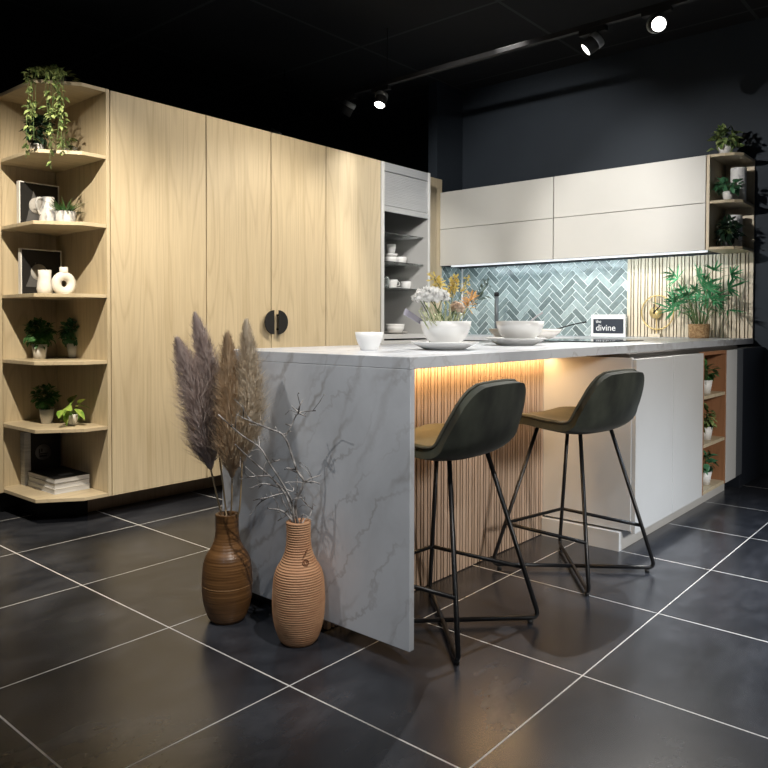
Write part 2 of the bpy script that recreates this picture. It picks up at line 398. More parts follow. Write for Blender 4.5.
cup('bowl', (cx(400.2, 2.42), 2.42, g2), .055, .062, 'right hand white bowl on the middle glass shelf of the roller cabinet', 'bowl', G)
cup('bowl', (cx(391.5, 2.42), 2.42, g2+.0555), .05, .025, 'shallow white dish stacked between the bowl and the egg cup', 'bowl', G)
cup('cup', (cx(391.2, 2.42), 2.42, g2+.081), .038, .075, 'white egg cup at the top of the stack on the middle glass shelf', 'cup', G)
cup('glass_tumbler', (cx(386.6, 2.36), 2.36, g3), .026, .09, 'small clear tumbler at the left edge of the lowest glass shelf', 'glass', None, GLASS)
sx = cx(392.3, 2.42); plate('saucer', (sx, 2.42, g3), .08, 'white saucer under the handled cup on the lowest glass shelf', 'saucer', G, .012)
cup('cup', (sx, 2.42, g3+.0085), .045, .066, 'white handled cup standing on its saucer on the lowest glass shelf', 'cup', G, handle=True)
cup('cup', (cx(406, 2.42), 2.42, g3), .046, .068, 'white handled cup without saucer right of the other cup on glass', 'cup', G, handle=True)
bxx = cx(395.5, 2.42)
plate('wooden_plate', (bxx, 2.42, .9385), .10, 'round wooden plate at the bottom of the roller shutter cabinet', 'plate', None, .016, CREAM)
cup('bowl', (bxx, 2.42, .9472), .074, .05, 'lower white bowl of the pair on the wooden plate in the cabinet', 'bowl', G)
cup('bowl', (bxx, 2.42, .968), .077, .05, 'upper white bowl nested in the pair on the wooden plate', 'bowl', G)

# ---------------------------------------------------------------- upper cabinets, light strip, open shelf
U0 = XW-.37
for y0, y1, lab in ((1.329, 2.401, 'left cashmere white wall cabinet with two lift flaps above the tiles'), (.213, 1.327, 'right cashmere white wall cabinet with two lift flaps beside the open shelf')):
    t = thing('wall_cabinet', lab, 'cabinet', (XW-.17, (y0+y1)/2, 1.516), 'wall cabinets')
    obj('carcass', box(U0+.022, XW-.001, y0+.001, y1-.001, 1.523, 2.144), CARC, t)
    obj('flap_door', box(U0, U0+.02, y0+.002, y1-.002, 1.516, 1.828), WHITE, t, .0012)
    obj('flap_door', box(U0, U0+.02, y0+.002, y1-.002, 1.832, 2.146), WHITE, t, .0012)
tag(obj('light_strip', box(U0+.024, U0+.06, .215, 2.30, 1.506, 1.5225), LEDC), 'cool white led strip under the wall cabinets', 'light')
os_ = thing('open_shelf', 'small open oak wall shelf with rounded corner right of the white wall cabinets', 'shelf', (XW-.18, .1, 1.516))
SH = [(U0, .188), (U0+.012, .10), (U0+.035, .045), (U0+.085, .004), (XW-.018, .004), (XW-.018, .188)]
obj('side_panel', box(U0, XW-.002, .190, .210, 1.516, 2.146), OAK, os_, .001)
obj('back_panel', box(XW-.017, XW-.002, .004, .189, 1.516, 2.146), OAK, os_, .001)
for z in (1.516, 1.822, 2.128): obj('shelf', prism(nb(), SH, z, z+.018), OAKX, os_, .001)

# ---------------------------------------------------------------- tiled backsplash and slat panel
def herring(bm, origin, ax, wv, hv, w, h, W=.0482, rr=3, gap=.0062, th=.0035, tone=None, seed=1):
    rnd = random.Random(seed); s2 = math.sqrt(.5); nv = ax.cross(hv)
    n = int((w+h)/W)+6
    for y in range(-n, n):
        for x in range(-n, n):
            d = (x-y) % (2*rr)
            for kind in (0, 1):
                if kind == 0 and d != 0: continue
                if kind == 1 and d != 2*rr-1: continue
                a = (x*W, y*W, (x+rr)*W, (y+1)*W) if kind == 0 else (x*W, y*W, (x+1)*W, (y+rr)*W)
                g = gap/2; q = [(a[0]+g, a[1]+g), (a[2]-g, a[1]+g), (a[2]-g, a[3]-g), (a[0]+g, a[3]-g)]
                q = [((u-v)*s2+w/2, (u+v)*s2+h/2) for u, v in q]
                # clip to the rectangle
                for axis, lim, sg in ((0, 0, 1), (0, w, -1), (1, 0, 1), (1, h, -1)):
                    out = []
                    for i in range(len(q)):
                        A, B = q[i], q[(i+1) % len(q)]; da = (A[axis]-lim)*sg; db = (B[axis]-lim)*sg
                        if da >= 0: out.append(A)
                        if da*db < 0: t = da/(da-db); out.append((A[0]+(B[0]-A[0])*t, A[1]+(B[1]-A[1])*t))
                    q = out
                    if len(q) < 3: break
                if len(q) < 3: continue
                tv = min(1, max(0, rnd.gauss(.47, .22)))
                lo = [bm.verts.new(origin+ax*p[0]+hv*p[1]) for p in q]; hi = [bm.verts.new(origin+ax*p[0]+hv*p[1]+wv*th) for p in q]
                fs = [bm.faces.new(hi)]
                for i in range(len(q)): j = (i+1) % len(q); fs.append(bm.faces.new((lo[i], lo[j], hi[j], hi[i])))
                for f in fs: f[tone] = tv
bs = thing('tile_backsplash', 'teal grey herringbone tile backsplash between worktop and wall cabinets', 'backsplash', (XW, 1.6, H))
Z0, Z1 = H+.001, 1.5145
obj('grout_bed', box(XW-.008, XW-.001,   .884, 2.423, Z0, Z1), GROUT, bs)
bm = nb(); tone = bm.faces.layers.float.new('tone')
herring(bm, Vector((XW-.008, .884, Z0)), Vector((0, 1, 0)), Vector((-1, 0, 0)), Vector((0, 0, 1)), 1.538, Z1-Z0, tone=tone)
obj('tiles', bm, TILE, bs)
bm = nb(); tone = bm.faces.layers.float.new('tone')
bx(bm, 3.447, XW-.016, 2.417, 2.424, Z0, Z1)
obj('grout_bed', bm, GROUT, bs)
bm = nb(); tone = bm.faces.layers.float.new('tone')
herring(bm, Vector((3.447, 2.417, Z0)), Vector((1, 0, 0)), Vector((0, -1, 0)), Vector((0, 0, 1)), .318, Z1-Z0, tone=tone, seed=3)
obj('tiles', bm, TILE, bs)
obj('corner_profile', box(XW-.024, XW-.015, 2.402, 2.414, Z0, Z1), PORC, bs)
def slats(bm, a0, a1, w1, w2, gap, fn):
    a = a0; k = 0
    while a+(w1, w2)[k % 2] <= a1+1e-6: w_ = (w1, w2)[k % 2]; fn(a, a+w_); a += w_+gap; k += 1
sp = thing('slat_wall_panel', 'oak slat panel on the wall behind the bamboo palm and clock', 'panel', (XW, .44, H))
obj('felt_backing', box(XW-.008, XW-.001, 0, .880, Z0, Z1), FELT, sp)
bm = nb(); slats(bm, .001, .8835, .0255, .0150, .0065, lambda a, b: bx(bm, XW-.026, XW-.0085, a, b, Z0, Z1)); obj('slats', bm, SLAT, sp, .001, 1)

# ---------------------------------------------------------------- worktop and island
W = .902
wt = thing('worktop', 'pale veined marble worktop with waterfall end on the peninsula', 'worktop', (1.8, .45, 0))
obj('counter_slab', prism(nb(), [(.0, 0), (3.755, 0), (3.755, .0), (XW-.0005, .0), (XW-.0005, 2.400), (3.17, 2.400), (3.17, W), (.0, W)], .889, H), MARB, wt, .0015)
obj('waterfall_end', box(0, .022, 0, W, .05, .8885), MARB, wt, .0012)
isl = thing('island_base', 'slatted oak island base under the marble worktop behind the bar stools', 'island', (.8, .6, 0))
obj('core', box(.05, 1.498, .40, .87, 0, .888), CARC, isl)
obj('felt_backing', box(.024, 1.498, .388, .399, .0, .888), FELT, isl)
bm = nb(); slats(bm, .026, 1.499, .0195, .0095, .0075, lambda a, b: bx(bm, a, b, .371, .3875, .004, .886)); obj('slats', bm, SLATP, isl, .001, 1)
tag(obj('led_strip', box(.03, 1.49, .345, .357, .8815, .8885), LEDW), 'warm led strip under the worktop above the slatted island front', 'light')
# base cabinets facing the stools' side
pc = thing('peninsula_cabinet', 'white base cabinets with two plain doors facing the room right of the stools', 'cabinet', (2.3, .3, 0))
obj('carcass', box(1.525, 2.440, -.058, .86, .088, .870), CARC, pc)
obj('side_panel', box(1.501, 1.523, -.062, .86, .095, .872), WHITE2, pc, .001)
obj('door', box(1.505, 1.976, -.082, -.063, .086, .866), WHITE2, pc, .001)
obj('door', box(1.980, 2.438, -.082, -.063, .086, .866), WHITE2, pc, .001)
obj('plinth', bx(box(1.483, 1.5, -.018, .368, 0, .085), 1.5, 3.08, -.018, .84, 0, .085), WHITE2, pc)
obj('top_rail', box(1.505, 3.20, -.05, .2, .871, .8885), CARC, pc)
nc = thing('niche_shelf', 'open warm oak niche with three boards in the white peninsula front', 'shelf', (2.65, .1, .088))
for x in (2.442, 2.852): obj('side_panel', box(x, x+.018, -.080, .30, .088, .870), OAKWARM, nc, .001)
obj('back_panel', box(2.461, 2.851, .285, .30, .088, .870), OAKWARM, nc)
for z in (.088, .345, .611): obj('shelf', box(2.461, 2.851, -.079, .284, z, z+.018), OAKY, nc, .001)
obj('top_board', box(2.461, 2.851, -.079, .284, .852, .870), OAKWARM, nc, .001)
pw = thing('peninsula_end_cabinet', 'narrow white front beside the oak niche on the peninsula', 'cabinet', (2.98, .3, .088))
obj('carcass', box(2.873, 3.080, -.06, .86, .088, .870), CARC, pw); obj('door', box(2.873, 3.080, -.082, -.0615, .088, .868), WHITE2, pw, .001)
tag(obj('grey_filler_panel', box(3.083, 3.212, -.082, .3, .09, .870), COOLGREY, None, .001), 'grey filler panel right of the narrow white front', 'panel')
tag(obj('shaded_end_panel', box(3.215, 3.77, -.070, .3, .0, .870), SHADEP, None, .001), 'panel coloured dark for the shade at the wall end of the peninsula', 'panel')  # dark colour stands in for the shade falling on this end
bc = thing('back_base_cabinet', 'white base cabinets under the worktop along the tiled wall', 'cabinet', (3.47, 1.5, 0))
obj('carcass', box(3.195, XW-.005, .92, 2.40, .1, .886), CARC, bc)
for k in range(3): obj('door', box(3.174, 3.193, .92+k*.494, 1.41+k*.494, .1, .882), WHITE2, bc, .001)
obj('plinth', box(3.23, 3.25, .92, 2.40, 0, .099), WHITE2, bc)
tag(obj('hob', box(1.94, 2.50, .27, .79, H+.0004, H+.006), BLACKG, None, .0015), 'black glass hob set on the marble peninsula', 'hob')

# ---------------------------------------------------------------- things on the worktop
def bowl(loc, r, h, label, m=PORC, foot=.5, name='bowl', group=None, th=.005):
    pr = [(r*foot*.95, 0), (r*foot, .004), (r*foot, h*.10), (r*.80, h*.38), (r*.94, h*.7), (r, h)]
    o = obj(name, lathe(nb(), vessel(pr, th), loc, 48), m); return tag(o, label, 'bowl', group)
bowl((.335, .462, H+.0004), .053, .066, 'small white porcelain bowl near the waterfall end of the worktop', foot=.62)
pB = Vector((.562, .285, H+.0004))
plate('plate', pB, .131, 'white plate under the large flower bowl on the worktop', 'plate', 'dinner plates on the worktop', .030)
bB = bowl(pB+Vector((.004, -.004, .0095)), .097, .098, 'large white bowl filled with flowers on a plate on the worktop', PORC, .52)
pC = Vector((1.246, .378, H+.0004))
plate('plate', pC, .142, 'white plate under the spoon bowl on the worktop', 'plate', 'dinner plates on the worktop', .034)
bowl(pC+Vector((.012, -.014, .0095)), .110, .101, 'cream white bowl holding a spoon, on a plate on the worktop', PORC, .5)
pD = Vector((1.735, .61, H+.0004))
bowl(pD, .190, .070, 'wide shallow cream bowl behind the bowl holding the spoon', CREAM, .45)
# spoon in bowl C, ladle in bowl D
tC = pC+Vector((0, 0, .0095))
def spoon(name, a, b, label, m1, m2, rr=.007, cat='spoon'):
    a = Vector(a); b = Vector(b); t = thing(name, label, cat, a)
    d = (b-a); mid = a+d*.45
    obj('handle', tube(nb(), smooth_path([mid, mid+d*.3+Vector((0, 0, .004)), b], 5), [rr*.6]*10+[rr*.9], 8), m2, t)
    bmm = nb(); lathe(bmm, [(0, -rr*.6), (rr*1.2, -rr*.35), (rr*2.0, 0), (rr*1.7, rr*.2), (0, rr*.25)], (0, 0, 0), 16)
    q = d.to_track_quat('X', 'Z').to_matrix().to_4x4()
    bmm.transform(Matrix.Translation(a) @ q @ Matrix.Diagonal((1.9, 1, 1, 1)))
    obj('spoon_head', bmm, m1, t); obj('neck', tube(nb(), [a+d*.06, mid], [rr*.7, rr*.6], 8), m1, t); return t
spoon('wooden_spoon', tC+Vector((.0, .02, .03)), at(542, 313, 1, .43), 'brown spoon with a grey handle leaning out of the cream white bowl', mat('spoon_wood', (.22, .10, .04), .5), mat('spoon_grey', (.25, .25, .26), .5))
a_ = pD+Vector((.03, 0, .03)); spoon('ladle', a_, at(586, 322, 1, .50), 'thin black handled spoon leaning right from the wide shallow bowl', BLACKM, BLACKM, .0055)
# spatula in flower bowl
a_ = at(421, 321.5, 1, .37); b_ = at(405, 311.5, 1, .37); d_ = (b_-a_); s_ = Vector((.2, -.25, 1)).normalized()*.012
bmm = nb(); vs = []
for p, w in ((a_-d_*.7, .6), (a_, .8), (b_, 1)):
    for q in (-1, 1): vs.append(p+s_*q*w)
for off in (Vector((0, 0, 0)), Vector((-.002, .002, 0))):
    vv = [bmm.verts.new(p+off) for p in vs]
    bmm.faces.new((vv[0], vv[1], vv[3], vv[2])); bmm.faces.new((vv[2], vv[3], vv[5], vv[4]))
    if off.length == 0: first = vv
for i, j in ((0, 1), (1, 3), (3, 5), (5, 4), (4, 2), (2, 0)): bmm.faces.new((first[i], first[j], vv[j], vv[i]))
tag(obj('spatula', bmm, LILAC), 'lilac grey flat strip leaning out over the left rim of the flower bowl', 'utensil')

# flowers in bowl B
cB = pB+Vector((0, 0, .05)); GF = 'flowers in the large white bowl'
def fpt(px, py, dy=0): return at(px, py, 1, pB.y+dy)
def stems(bm, tops, r=.0018, spread=.05, seed=0):
    rn = random.Random(seed)
    for tp in tops:
        b = cB+Vector((rn.uniform(-1, 1)*spread, rn.uniform(-1, 1)*spread, -.025)); m_ = (Vector(tp)+b)/2+Vector((0, 0, .015))
        tube(bm, smooth_path([b, m_, tp], 4), r, 5)
def bloom(name, c, rx, rz, n, pl, m, label, cat, seed, ms=STEMG, ry=None, stn=3):
    rn = random.Random(seed); c = Vector(c); t = thing(name, label, cat, c, GF); bm = nb(); ry = ry or rx
    for k in range(n):
        v = rv(rn); v.z = abs(v.z)*1.1-.25
        p = c+Vector((v.x*rx, v.y*ry, v.z*rz))*rn.uniform(.75, 1)
        for q in range(4):
            dd = (v*.4+rv(rn)).normalized(); leaf(bm, p, dd, v, pl, pl*.9, .3, .3, 2)
    lathe(bm, [(0, -rz*.5), (rx*.7, -rz*.3), (rx*.85, 0), (rx*.6, rz*.5), (0, rz*.75)], c, 14)
    obj('petals', bm, m, t, normals=False)
    bm = nb(); rn2 = random.Random(seed+5); stems(bm, [c+Vector((rn2.uniform(-1, 1)*rx*.6, rn2.uniform(-1, 1)*ry*.6, -rz*.3)) for _ in range(stn)], seed=seed)
    obj('stem', bm, ms, t); return t
WPET = noisy('white_petal', (.80, .80, .78), (.88, .88, .87), ns=30, rough=.6)
PPET = noisy('peach_petal', (.80, .62, .48), (.85, .74, .64), ns=30, rough=.6)
YPET = noisy('yellow_sprig', (.74, .54, .10), (.84, .72, .30), ns=40, rough=.6)
OPET = noisy('orange_sprig', (.78, .38, .10), (.82, .55, .24), ns=40, rough=.6)
for pm_ in (WPET, PPET, YPET, OPET):
    n_, l_, b_ = nt(pm_); tr = n_.new('ShaderNodeBsdfTranslucent'); mx_ = n_.new('ShaderNodeMixShader'); mx_.inputs[0].default_value = .4
    l_.new(b_.inputs['Base Color'].links[0].from_socket, tr.inputs['Color']); l_.new(b_.outputs[0], mx_.inputs[1]); l_.new(tr.outputs[0], mx_.inputs[2]); l_.new(mx_.outputs[0], n_['Material Output'].inputs['Surface'])
EUC = noisy('grey_green_leaf', (.06, .10, .085), (.16, .22, .19), ns=20, rough=.6)
bloom('hydrangea', fpt(431, 297, .0), .063, .036, 150, .018, WPET, 'big white hydrangea head leaning left in the flower bowl', 'flower', 3, stn=6)
bloom('ranunculus', fpt(457, 308.5, .0), .026, .026, 60, .014, PPET, 'peach pink round flower right of the white hydrangea', 'flower', 4)
def sprig(name, pts, n, L, Wd, m, label, seed, sp=.02):
    rn = random.Random(seed); t = thing(name, label, 'flower', pts[0], GF); path = smooth_path([cB+Vector((0, 0, -.02))]+list(pts), 8)
    obj('stem', tube(nb(), path, .0014, 5), STEMG, t); bm = nb(); k0 = int(len(path)*.45)
    for _ in range(n):
        p = path[rn.randrange(k0, len(path))]; d = (rv(rn)+Vector((0, 0, .6))).normalized()
        q = p+d*rn.uniform(.2, 1)*sp; tube(bm, [p, q], .0006, 3, False)
        leaf(bm, q, d, rv(rn), L*rn.uniform(.7, 1.2), Wd, .3, .3, 2)
    obj('florets', bm, m, t, normals=False); return t
sprig('yellow_sprig', [fpt(446, 305, .03), fpt(440, 288, .03), fpt(434, 278, .03)], 110, .014, .009, YPET, 'yellow sprig reaching up left behind the hydrangea', 11, .024)
sprig('yellow_sprig', [fpt(451, 305, .05), fpt(453, 290, .05), fpt(455, 279, .05)], 110, .014, .009, YPET, 'yellow sprig standing upright against the oak filler and tiles', 12, .02)
sprig('yellow_sprig', [fpt(458, 302, .07), fpt(465, 285, .07), fpt(468, 278, .07)], 40, .012, .008, YPET, 'short yellow sprig rightmost of the yellow ones', 13, .014)
sprig('orange_sprig', [fpt(464, 312, -.01), fpt(468, 304, -.01), fpt(472, 297, -.01)], 80, .022, .005, OPET, 'orange spiky sprig beside the peach flower', 14, .02)
sprig('eucalyptus_sprig', [fpt(468, 312, .05), fpt(478, 299, .05), fpt(487, 284, .05)], 26, .032, .011, EUC, 'grey green leafy sprig at the right of the bouquet', 15, .018)
t = thing('filler_stems', 'pale green filler stems standing around the rim of the flower bowl', 'flower', cB); bm = nb(); rn = random.Random(5)
for k in range(46):
    px = rn.uniform(418, 470); tp = fpt(px, rn.uniform(303, 317), rn.uniform(-.05, .05)); b = cB+Vector(((px-444)*.0028, rn.uniform(-.04, .04), .02)); tube(bm, smooth_path([b, (b+tp)/2, tp], 3), .0018, 5)
    if k % 2: leaf(bm, tp, rv(rn)+Vector((0, 0, 1)), rv(rn), .016, .009, .3, .2, 2)
obj('stems', bm, noisy('pale_stem', (.30, .36, .16), (.62, .62, .42), ns=30, rough=.6), t, normals=False)

# tap
tp = Vector((3.45, 1.852, H+.0004)); t = thing('kitchen_tap', 'slim grey tap stem rising behind the cream bowls at the tiled wall', 'tap', tp)
obj('base', lathe(nb(), [(0, 0), (.028, 0), (.028, .03), (.019, .036), (0, .036)], tp, 20), ALU, t)
obj('stem', lathe(nb(), [(0, .036), (.017, .036), (.017, .32), (0, .32)], tp, 16), mat('tap_grey', (.16, .18, .19), .4, metal=.4), t)
obj('knob', lathe(nb(), [(0, .32), (.020, .32), (.020, .345), (.013, .355), (0, .357)], tp, 16), BLACKM, t)
# sign
sg = thing('counter_sign', 'small white framed dark sign lettered "the divine" standing against the tiles', 'sign', (3.70, 1.0, H))
Zs = H+.0005; bm = nb(); ya, yb = .872, 1.146
bx(bm, 3.70, 3.72, ya, ya+.014, Zs, Zs+.168); bx(bm, 3.70, 3.72, yb-.016, yb, Zs, Zs+.168)
bx(bm, 3.70, 3.72, ya+.014, yb-.016, Zs, Zs+.022); bx(bm, 3.70, 3.72, ya+.014, yb-.016, Zs+.134, Zs+.168)
obj('frame', bm, POTW, sg)
obj('dark_panel', box(3.704, 3.716, ya+.0145, yb-.0165, Zs+.0225, Zs+.1335), mat('sign_navy', (.012, .020, .034), .5), sg)
def tmat(x, y, z): return Matrix.Translation((x, y, z)) @ Matrix(((0, 0, -1, 0), (-1, 0, 0, 0), (0, 1, 0, 0), (0, 0, 0, 1)))
obj('lettering', text_mesh('the', .034, tmat(3.7034, yb-.036, Zs+.104)), WINK, sg, normals=False)
obj('lettering', text_mesh('divine', .068, tmat(3.7034, yb-.036, Zs+.044)), WINK, sg, normals=False)
# clock
ck = thing('table_clock', 'brass ring table clock with black hands in front of the slat panel', 'clock', (3.725, .655, H)); K = Vector((3.725, .652, 1.105))
ring = [K+Vector((0, -.012+.118*math.cos(a), .002+.125*math.sin(a))) for a in [(.72*PI)-k*(1.86*PI)/60 for k in range(61)]]
obj('ring', tube(nb(), ring, .0055, 8), BRASS, ck)
Mx = Matrix.Rotation(PI/2, 4, 'Y')
obj('clock_face', lathe(nb(), [(0, -.008), (.044, -.008), (.044, .008), (0, .008)], K, 32, Mx), BRASS, ck)
obj('strut', box(K.x+.002, K.x+.008, K.y-.007, K.y-.001, H+.02, K.z-.04), BRASS, ck); obj('strut', box(K.x+.001, K.x+.007, K.y+.001, K.y+.007, K.z+.04, K.z+.125), BRASS, ck)
for ang, L in ((.05, .06), (-.75, .075)):
    bm = nb(); bx(bm, -.001, .001, -.004, .004, -.012, L); bm.transform(Matrix.Translation(K+Vector((-.012, .008, .004))) @ Matrix.Rotation(-ang, 4, 'X')); obj('hand', bm, BLACKM, ck)
obj('base', box(3.700, 3.752, .612, .697, H+.0004, H+.026), SLAT, ck, .003)

# ---------------------------------------------------------------- plants
def pot_profile(r0, r1, h): return [(0, 0), (r0, 0), (r1, h), (r1*.9, h), (r1*.86, h*.86), (0, h*.86)]
def pot_plant(name, loc, r, h, label, lm, n, L, Wd, fol, lift, seed, pm=POTW, taper=.72, cat='plant', group=None, curl=.5, rnd_leaf=.9, hang=0, stemm=STEMG, off=(0, 0), round_bowl=False):
    rn = random.Random(seed); loc = Vector(loc); t = thing(name, label, cat, loc, group)
    if round_bowl: pr = [(0, 0), (r*.55, 0), (r*.85, h*.25), (r, h*.65), (r*.97, h), (r*.87, h), (r*.8, h*.8), (0, h*.8)]
    else: pr = pot_profile(r*taper, r, h)
    obj('pot', lathe(nb(), pr, loc, 28), pm, t)
    obj('soil', lathe(nb(), [(0, 0), (r*.84, 0), (0, .004)], loc+Vector((0, 0, h*.85)), 20), SOIL, t)
    bm = nb(); bs_ = nb(); top = loc+Vector((0, 0, h*.86)); cc = loc+Vector((off[0], off[1], h+lift))
    for k in range(n):
        v = rv(rn); p = cc+Vector((v.x*fol[0], v.y*fol[1], v.z*fol[2]))*(rn.random()**.35)
        if hang and rn.random() < hang: p.z -= rn.uniform(.02, .09); p += Vector((v.x, v.y, 0))*.03
        if k % 3 == 0: tube(bs_, smooth_path([top+Vector((v.x, v.y, 0))*r*.4, (top+p)/2+Vector((0, 0, .012)), p], 3), .0011, 4, False)
        d = (v+Vector((0, 0, .15))+rv(rn)*.5).normalized(); nr = (Vector((0, 0, 1))+v*.6+rv(rn)*.4)
        leaf(bm, p, d, nr, L*rn.uniform(.65, 1.15), L*Wd*rn.uniform(.8, 1.1), curl, .25, 3, rnd_leaf)
    obj('foliage', bm, lm, t, normals=False); obj('stems', bs_, stemm, t, normals=False); return t
# corner shelf, potted plants
GP = 'potted plants on the corner shelf'
def cz(px, y): return at(px, 300, 1, y).x
def on(px, py, i): p = at(px, py, 2, ST[i]); return p
p = on(40, 359, 4); p = Vector((p.x+.012, p.y+.03, ST[4]))
pot_plant('potted_plant', p, .040, .078, 'dark bushy plant in white pot, left one on the fourth board down', LEAF, 260, .031, .85, (.066, .066, .066), .058, 21, group=GP)
p = on(71, 358, 4); p = Vector((p.x+.018, p.y-.005, ST[4]))
pot_plant('potted_plant', p, .041, .080, 'bushy plant in white pot, right one on the fourth board down', LEAFB, 270, .031, .85, (.066, .062, .066), .058, 22, group=GP)
p = on(46.5, 424, 5); p = Vector((p.x+.02, p.y+.04, ST[5]))
pot_plant('potted_plant', p, .038, .075, 'dark ivy like plant in white pot, left one on the fifth board down', LEAF, 210, .028, .85, (.058, .058, .058), .065, 23, group=GP, off=(-.01, .0))
p = on(69, 426, 5); p = Vector((p.x+.020, p.y+.015, ST[5]))
pot_plant('potted_plant', p, .032, .055, 'small plant with big lime green leaves in a white cup, fifth board down', LEAFL, 13, .068, .72, (.062, .05, .03), .040, 24, group=GP, curl=.45, round_bowl=True, off=(-.02, -.01))
# second board: jug, spiky plant, frame
def frame(y, pxl, pxr, i, h, label, lean, seed):
    xl, xr = cz(pxl, y), min(cz(pxr, y), .247); z = ST[i]+.0005; t = thing('picture_frame', label, 'picture', ((xl+xr)/2, y, z), 'framed prints on the corner shelf')
    bm = nb(); e = .006
    bx(bm, xl, xl+e, y, y+.03, z, z+h); bx(bm, xr-e, xr, y, y+.03, z, z+h); bx(bm, xl+e, xr-e, y, y+.03, z, z+e); bx(bm, xl+e, xr-e, y, y+.03, z+h-e, z+h)
    obj('frame', bm, POTW, t)
    pr = obj('print', box(xl+e, xr-e, y+.003, y+.025, z+e, z+h-e), COVER, t)
    w = xr-xl; bm = nb()
    tri = [(xl+w*.16, z+h*.10), (xl+w*.60, z+h*.14), (xl+w*.36, z+h*.84)] if i == 2 else [(xl+w*.12, z+h*.18), (xl+w*.50, z+h*.18), (xl+w*.36, z+h*.72)]
    va = [bm.verts.new((a, y+.0022, b)) for a, b in tri]; vb = [bm.verts.new((a, y+.0028, b)) for a, b in tri]
    bm.faces.new(va); bm.faces.new(vb[::-1])
    for q in range(3): bm.faces.new((va[q], va[(q+1) % 3], vb[(q+1) % 3], vb[q]))
    obj('grey_shape', bm, mat('print_grey', (.10, .10, .105), .7), pr)
    obj('pale_disc', lathe(nb(), [(0, -.0004), (w*.20, -.0004), (w*.20, .0004), (0, .0004)], (xl+w*.44, y+.0012, z+h*.50), 32, Matrix.Rotation(PI/2, 4, 'X')), PALED, pr)
    return t
frame(2.66, 20, 60, 2, .245, 'black framed print with pale disc behind the marbled jug', 0, 1)
frame(2.66, 21, 62, 3, .250, 'black framed print with pale disc behind the two cream vases', 0, 2)
jx = cz(49, 2.50); jl = Vector((jx, 2.50, ST[2])); t = thing('jug', 'marbled white ceramic jug with handle on the third board down', 'jug', jl)
obj('body', lathe(nb(), vessel([(.036, 0), (.043, .006), (.044, .03), (.040, .07), (.036, .09), (.030, .105), (.027, .12), (.031, .148)], .004), jl, 32), MSTONE, t)
obj('handle', tube(nb(), smooth_path([jl+Vector((-.026, 0, .14)), jl+Vector((-.058, -.008, .135)), jl+Vector((-.066, -.01, .10)), jl+Vector((-.042, 0, .055))], 6), .0065, 8), MSTONE, t)
lx = cz(66.5, 2.42); ll = Vector((lx, 2.42, ST[2]))
t = thing('potted_plant', 'spiky green grass plant in a marbled white pot beside the jug', 'plant', ll, GP)
obj('pot', lathe(nb(), [(0, 0), (.044, 0), (.049, .006), (.050, .072), (.045, .072), (.043, .06), (0, .06)], ll, 32), MSTONE, t)
bm = nb(); rn = random.Random(31)
for k in range(70):
    a = rn.uniform(0, 2*PI); v = Vector((math.cos(a), math.sin(a), rn.uniform(.35, 1.6)))
    leaf(bm, ll+Vector((math.cos(a)*.015, math.sin(a)*.015, .06)), v, Vector((0, 0, 1)), rn.uniform(.07, .125), .009, .25, .3, 3, .6)
obj('blades', bm, LEAF, t, normals=False)
# third board: curved vase and donut vase
vx = cz(45, 2.46); vl = Vector((vx, 2.46, ST[3])); t = thing('curved_vase', 'cream curved tube vase left of the ring vase', 'vase', vl)
obj('body', lathe(nb(), vessel([(.026, 0), (.036, .008), (.040, .03), (.036, .06), (.031, .09), (.032, .125)], .006), vl, 28), MATTW, t)
dx_ = cz(64, 2.40); dl = Vector((dx_, 2.40, ST[3]+.056)); t = thing('ring_vase', 'cream ring shaped vase with a hole through its middle', 'vase', dl-Vector((0, 0, .056)))
bm = nb(); pts = [dl+Vector((.040*math.cos(a), 0, .040*math.sin(a))) for a in [2*PI*k/40 for k in range(40)]]
tube(bm, pts, .0235, 16, closed=True)
obj('ring_body', bm, MATTW, t)
obj('neck', lathe(nb(), vessel([(.018, 0), (.021, .006), (.021, .034)], .004), dl+Vector((-.0, 0, .052)), 20), MATTW, t)
obj('foot', lathe(nb(), [(0, 0), (.024, 0), (.022, .006), (0, .006)], dl-Vector((0, 0, .056)), 20), MATTW, t)
# top cell pots
p = Vector((cz(39, 2.46), 2.46, ST[1]))
pot_plant('potted_plant', p, .036, .05, 'very dark leafy plant in a marbled white pot, left on the second board down', LEAFD, 130, .045, .6, (.045, .045, .075), .075, 41, pm=MSTONE, taper=.8, group=GP)
p = Vector((cz(71, 2.40), 2.40, ST[1]))
pot_plant('potted_plant', p, .036, .055, 'small plant in a marbled white pot, right one on the second board down', LEAFV, 30, .034, .6, (.05, .05, .03), .03, 42, pm=MSTONE, taper=.85, group=GP, off=(-.04, -.02))
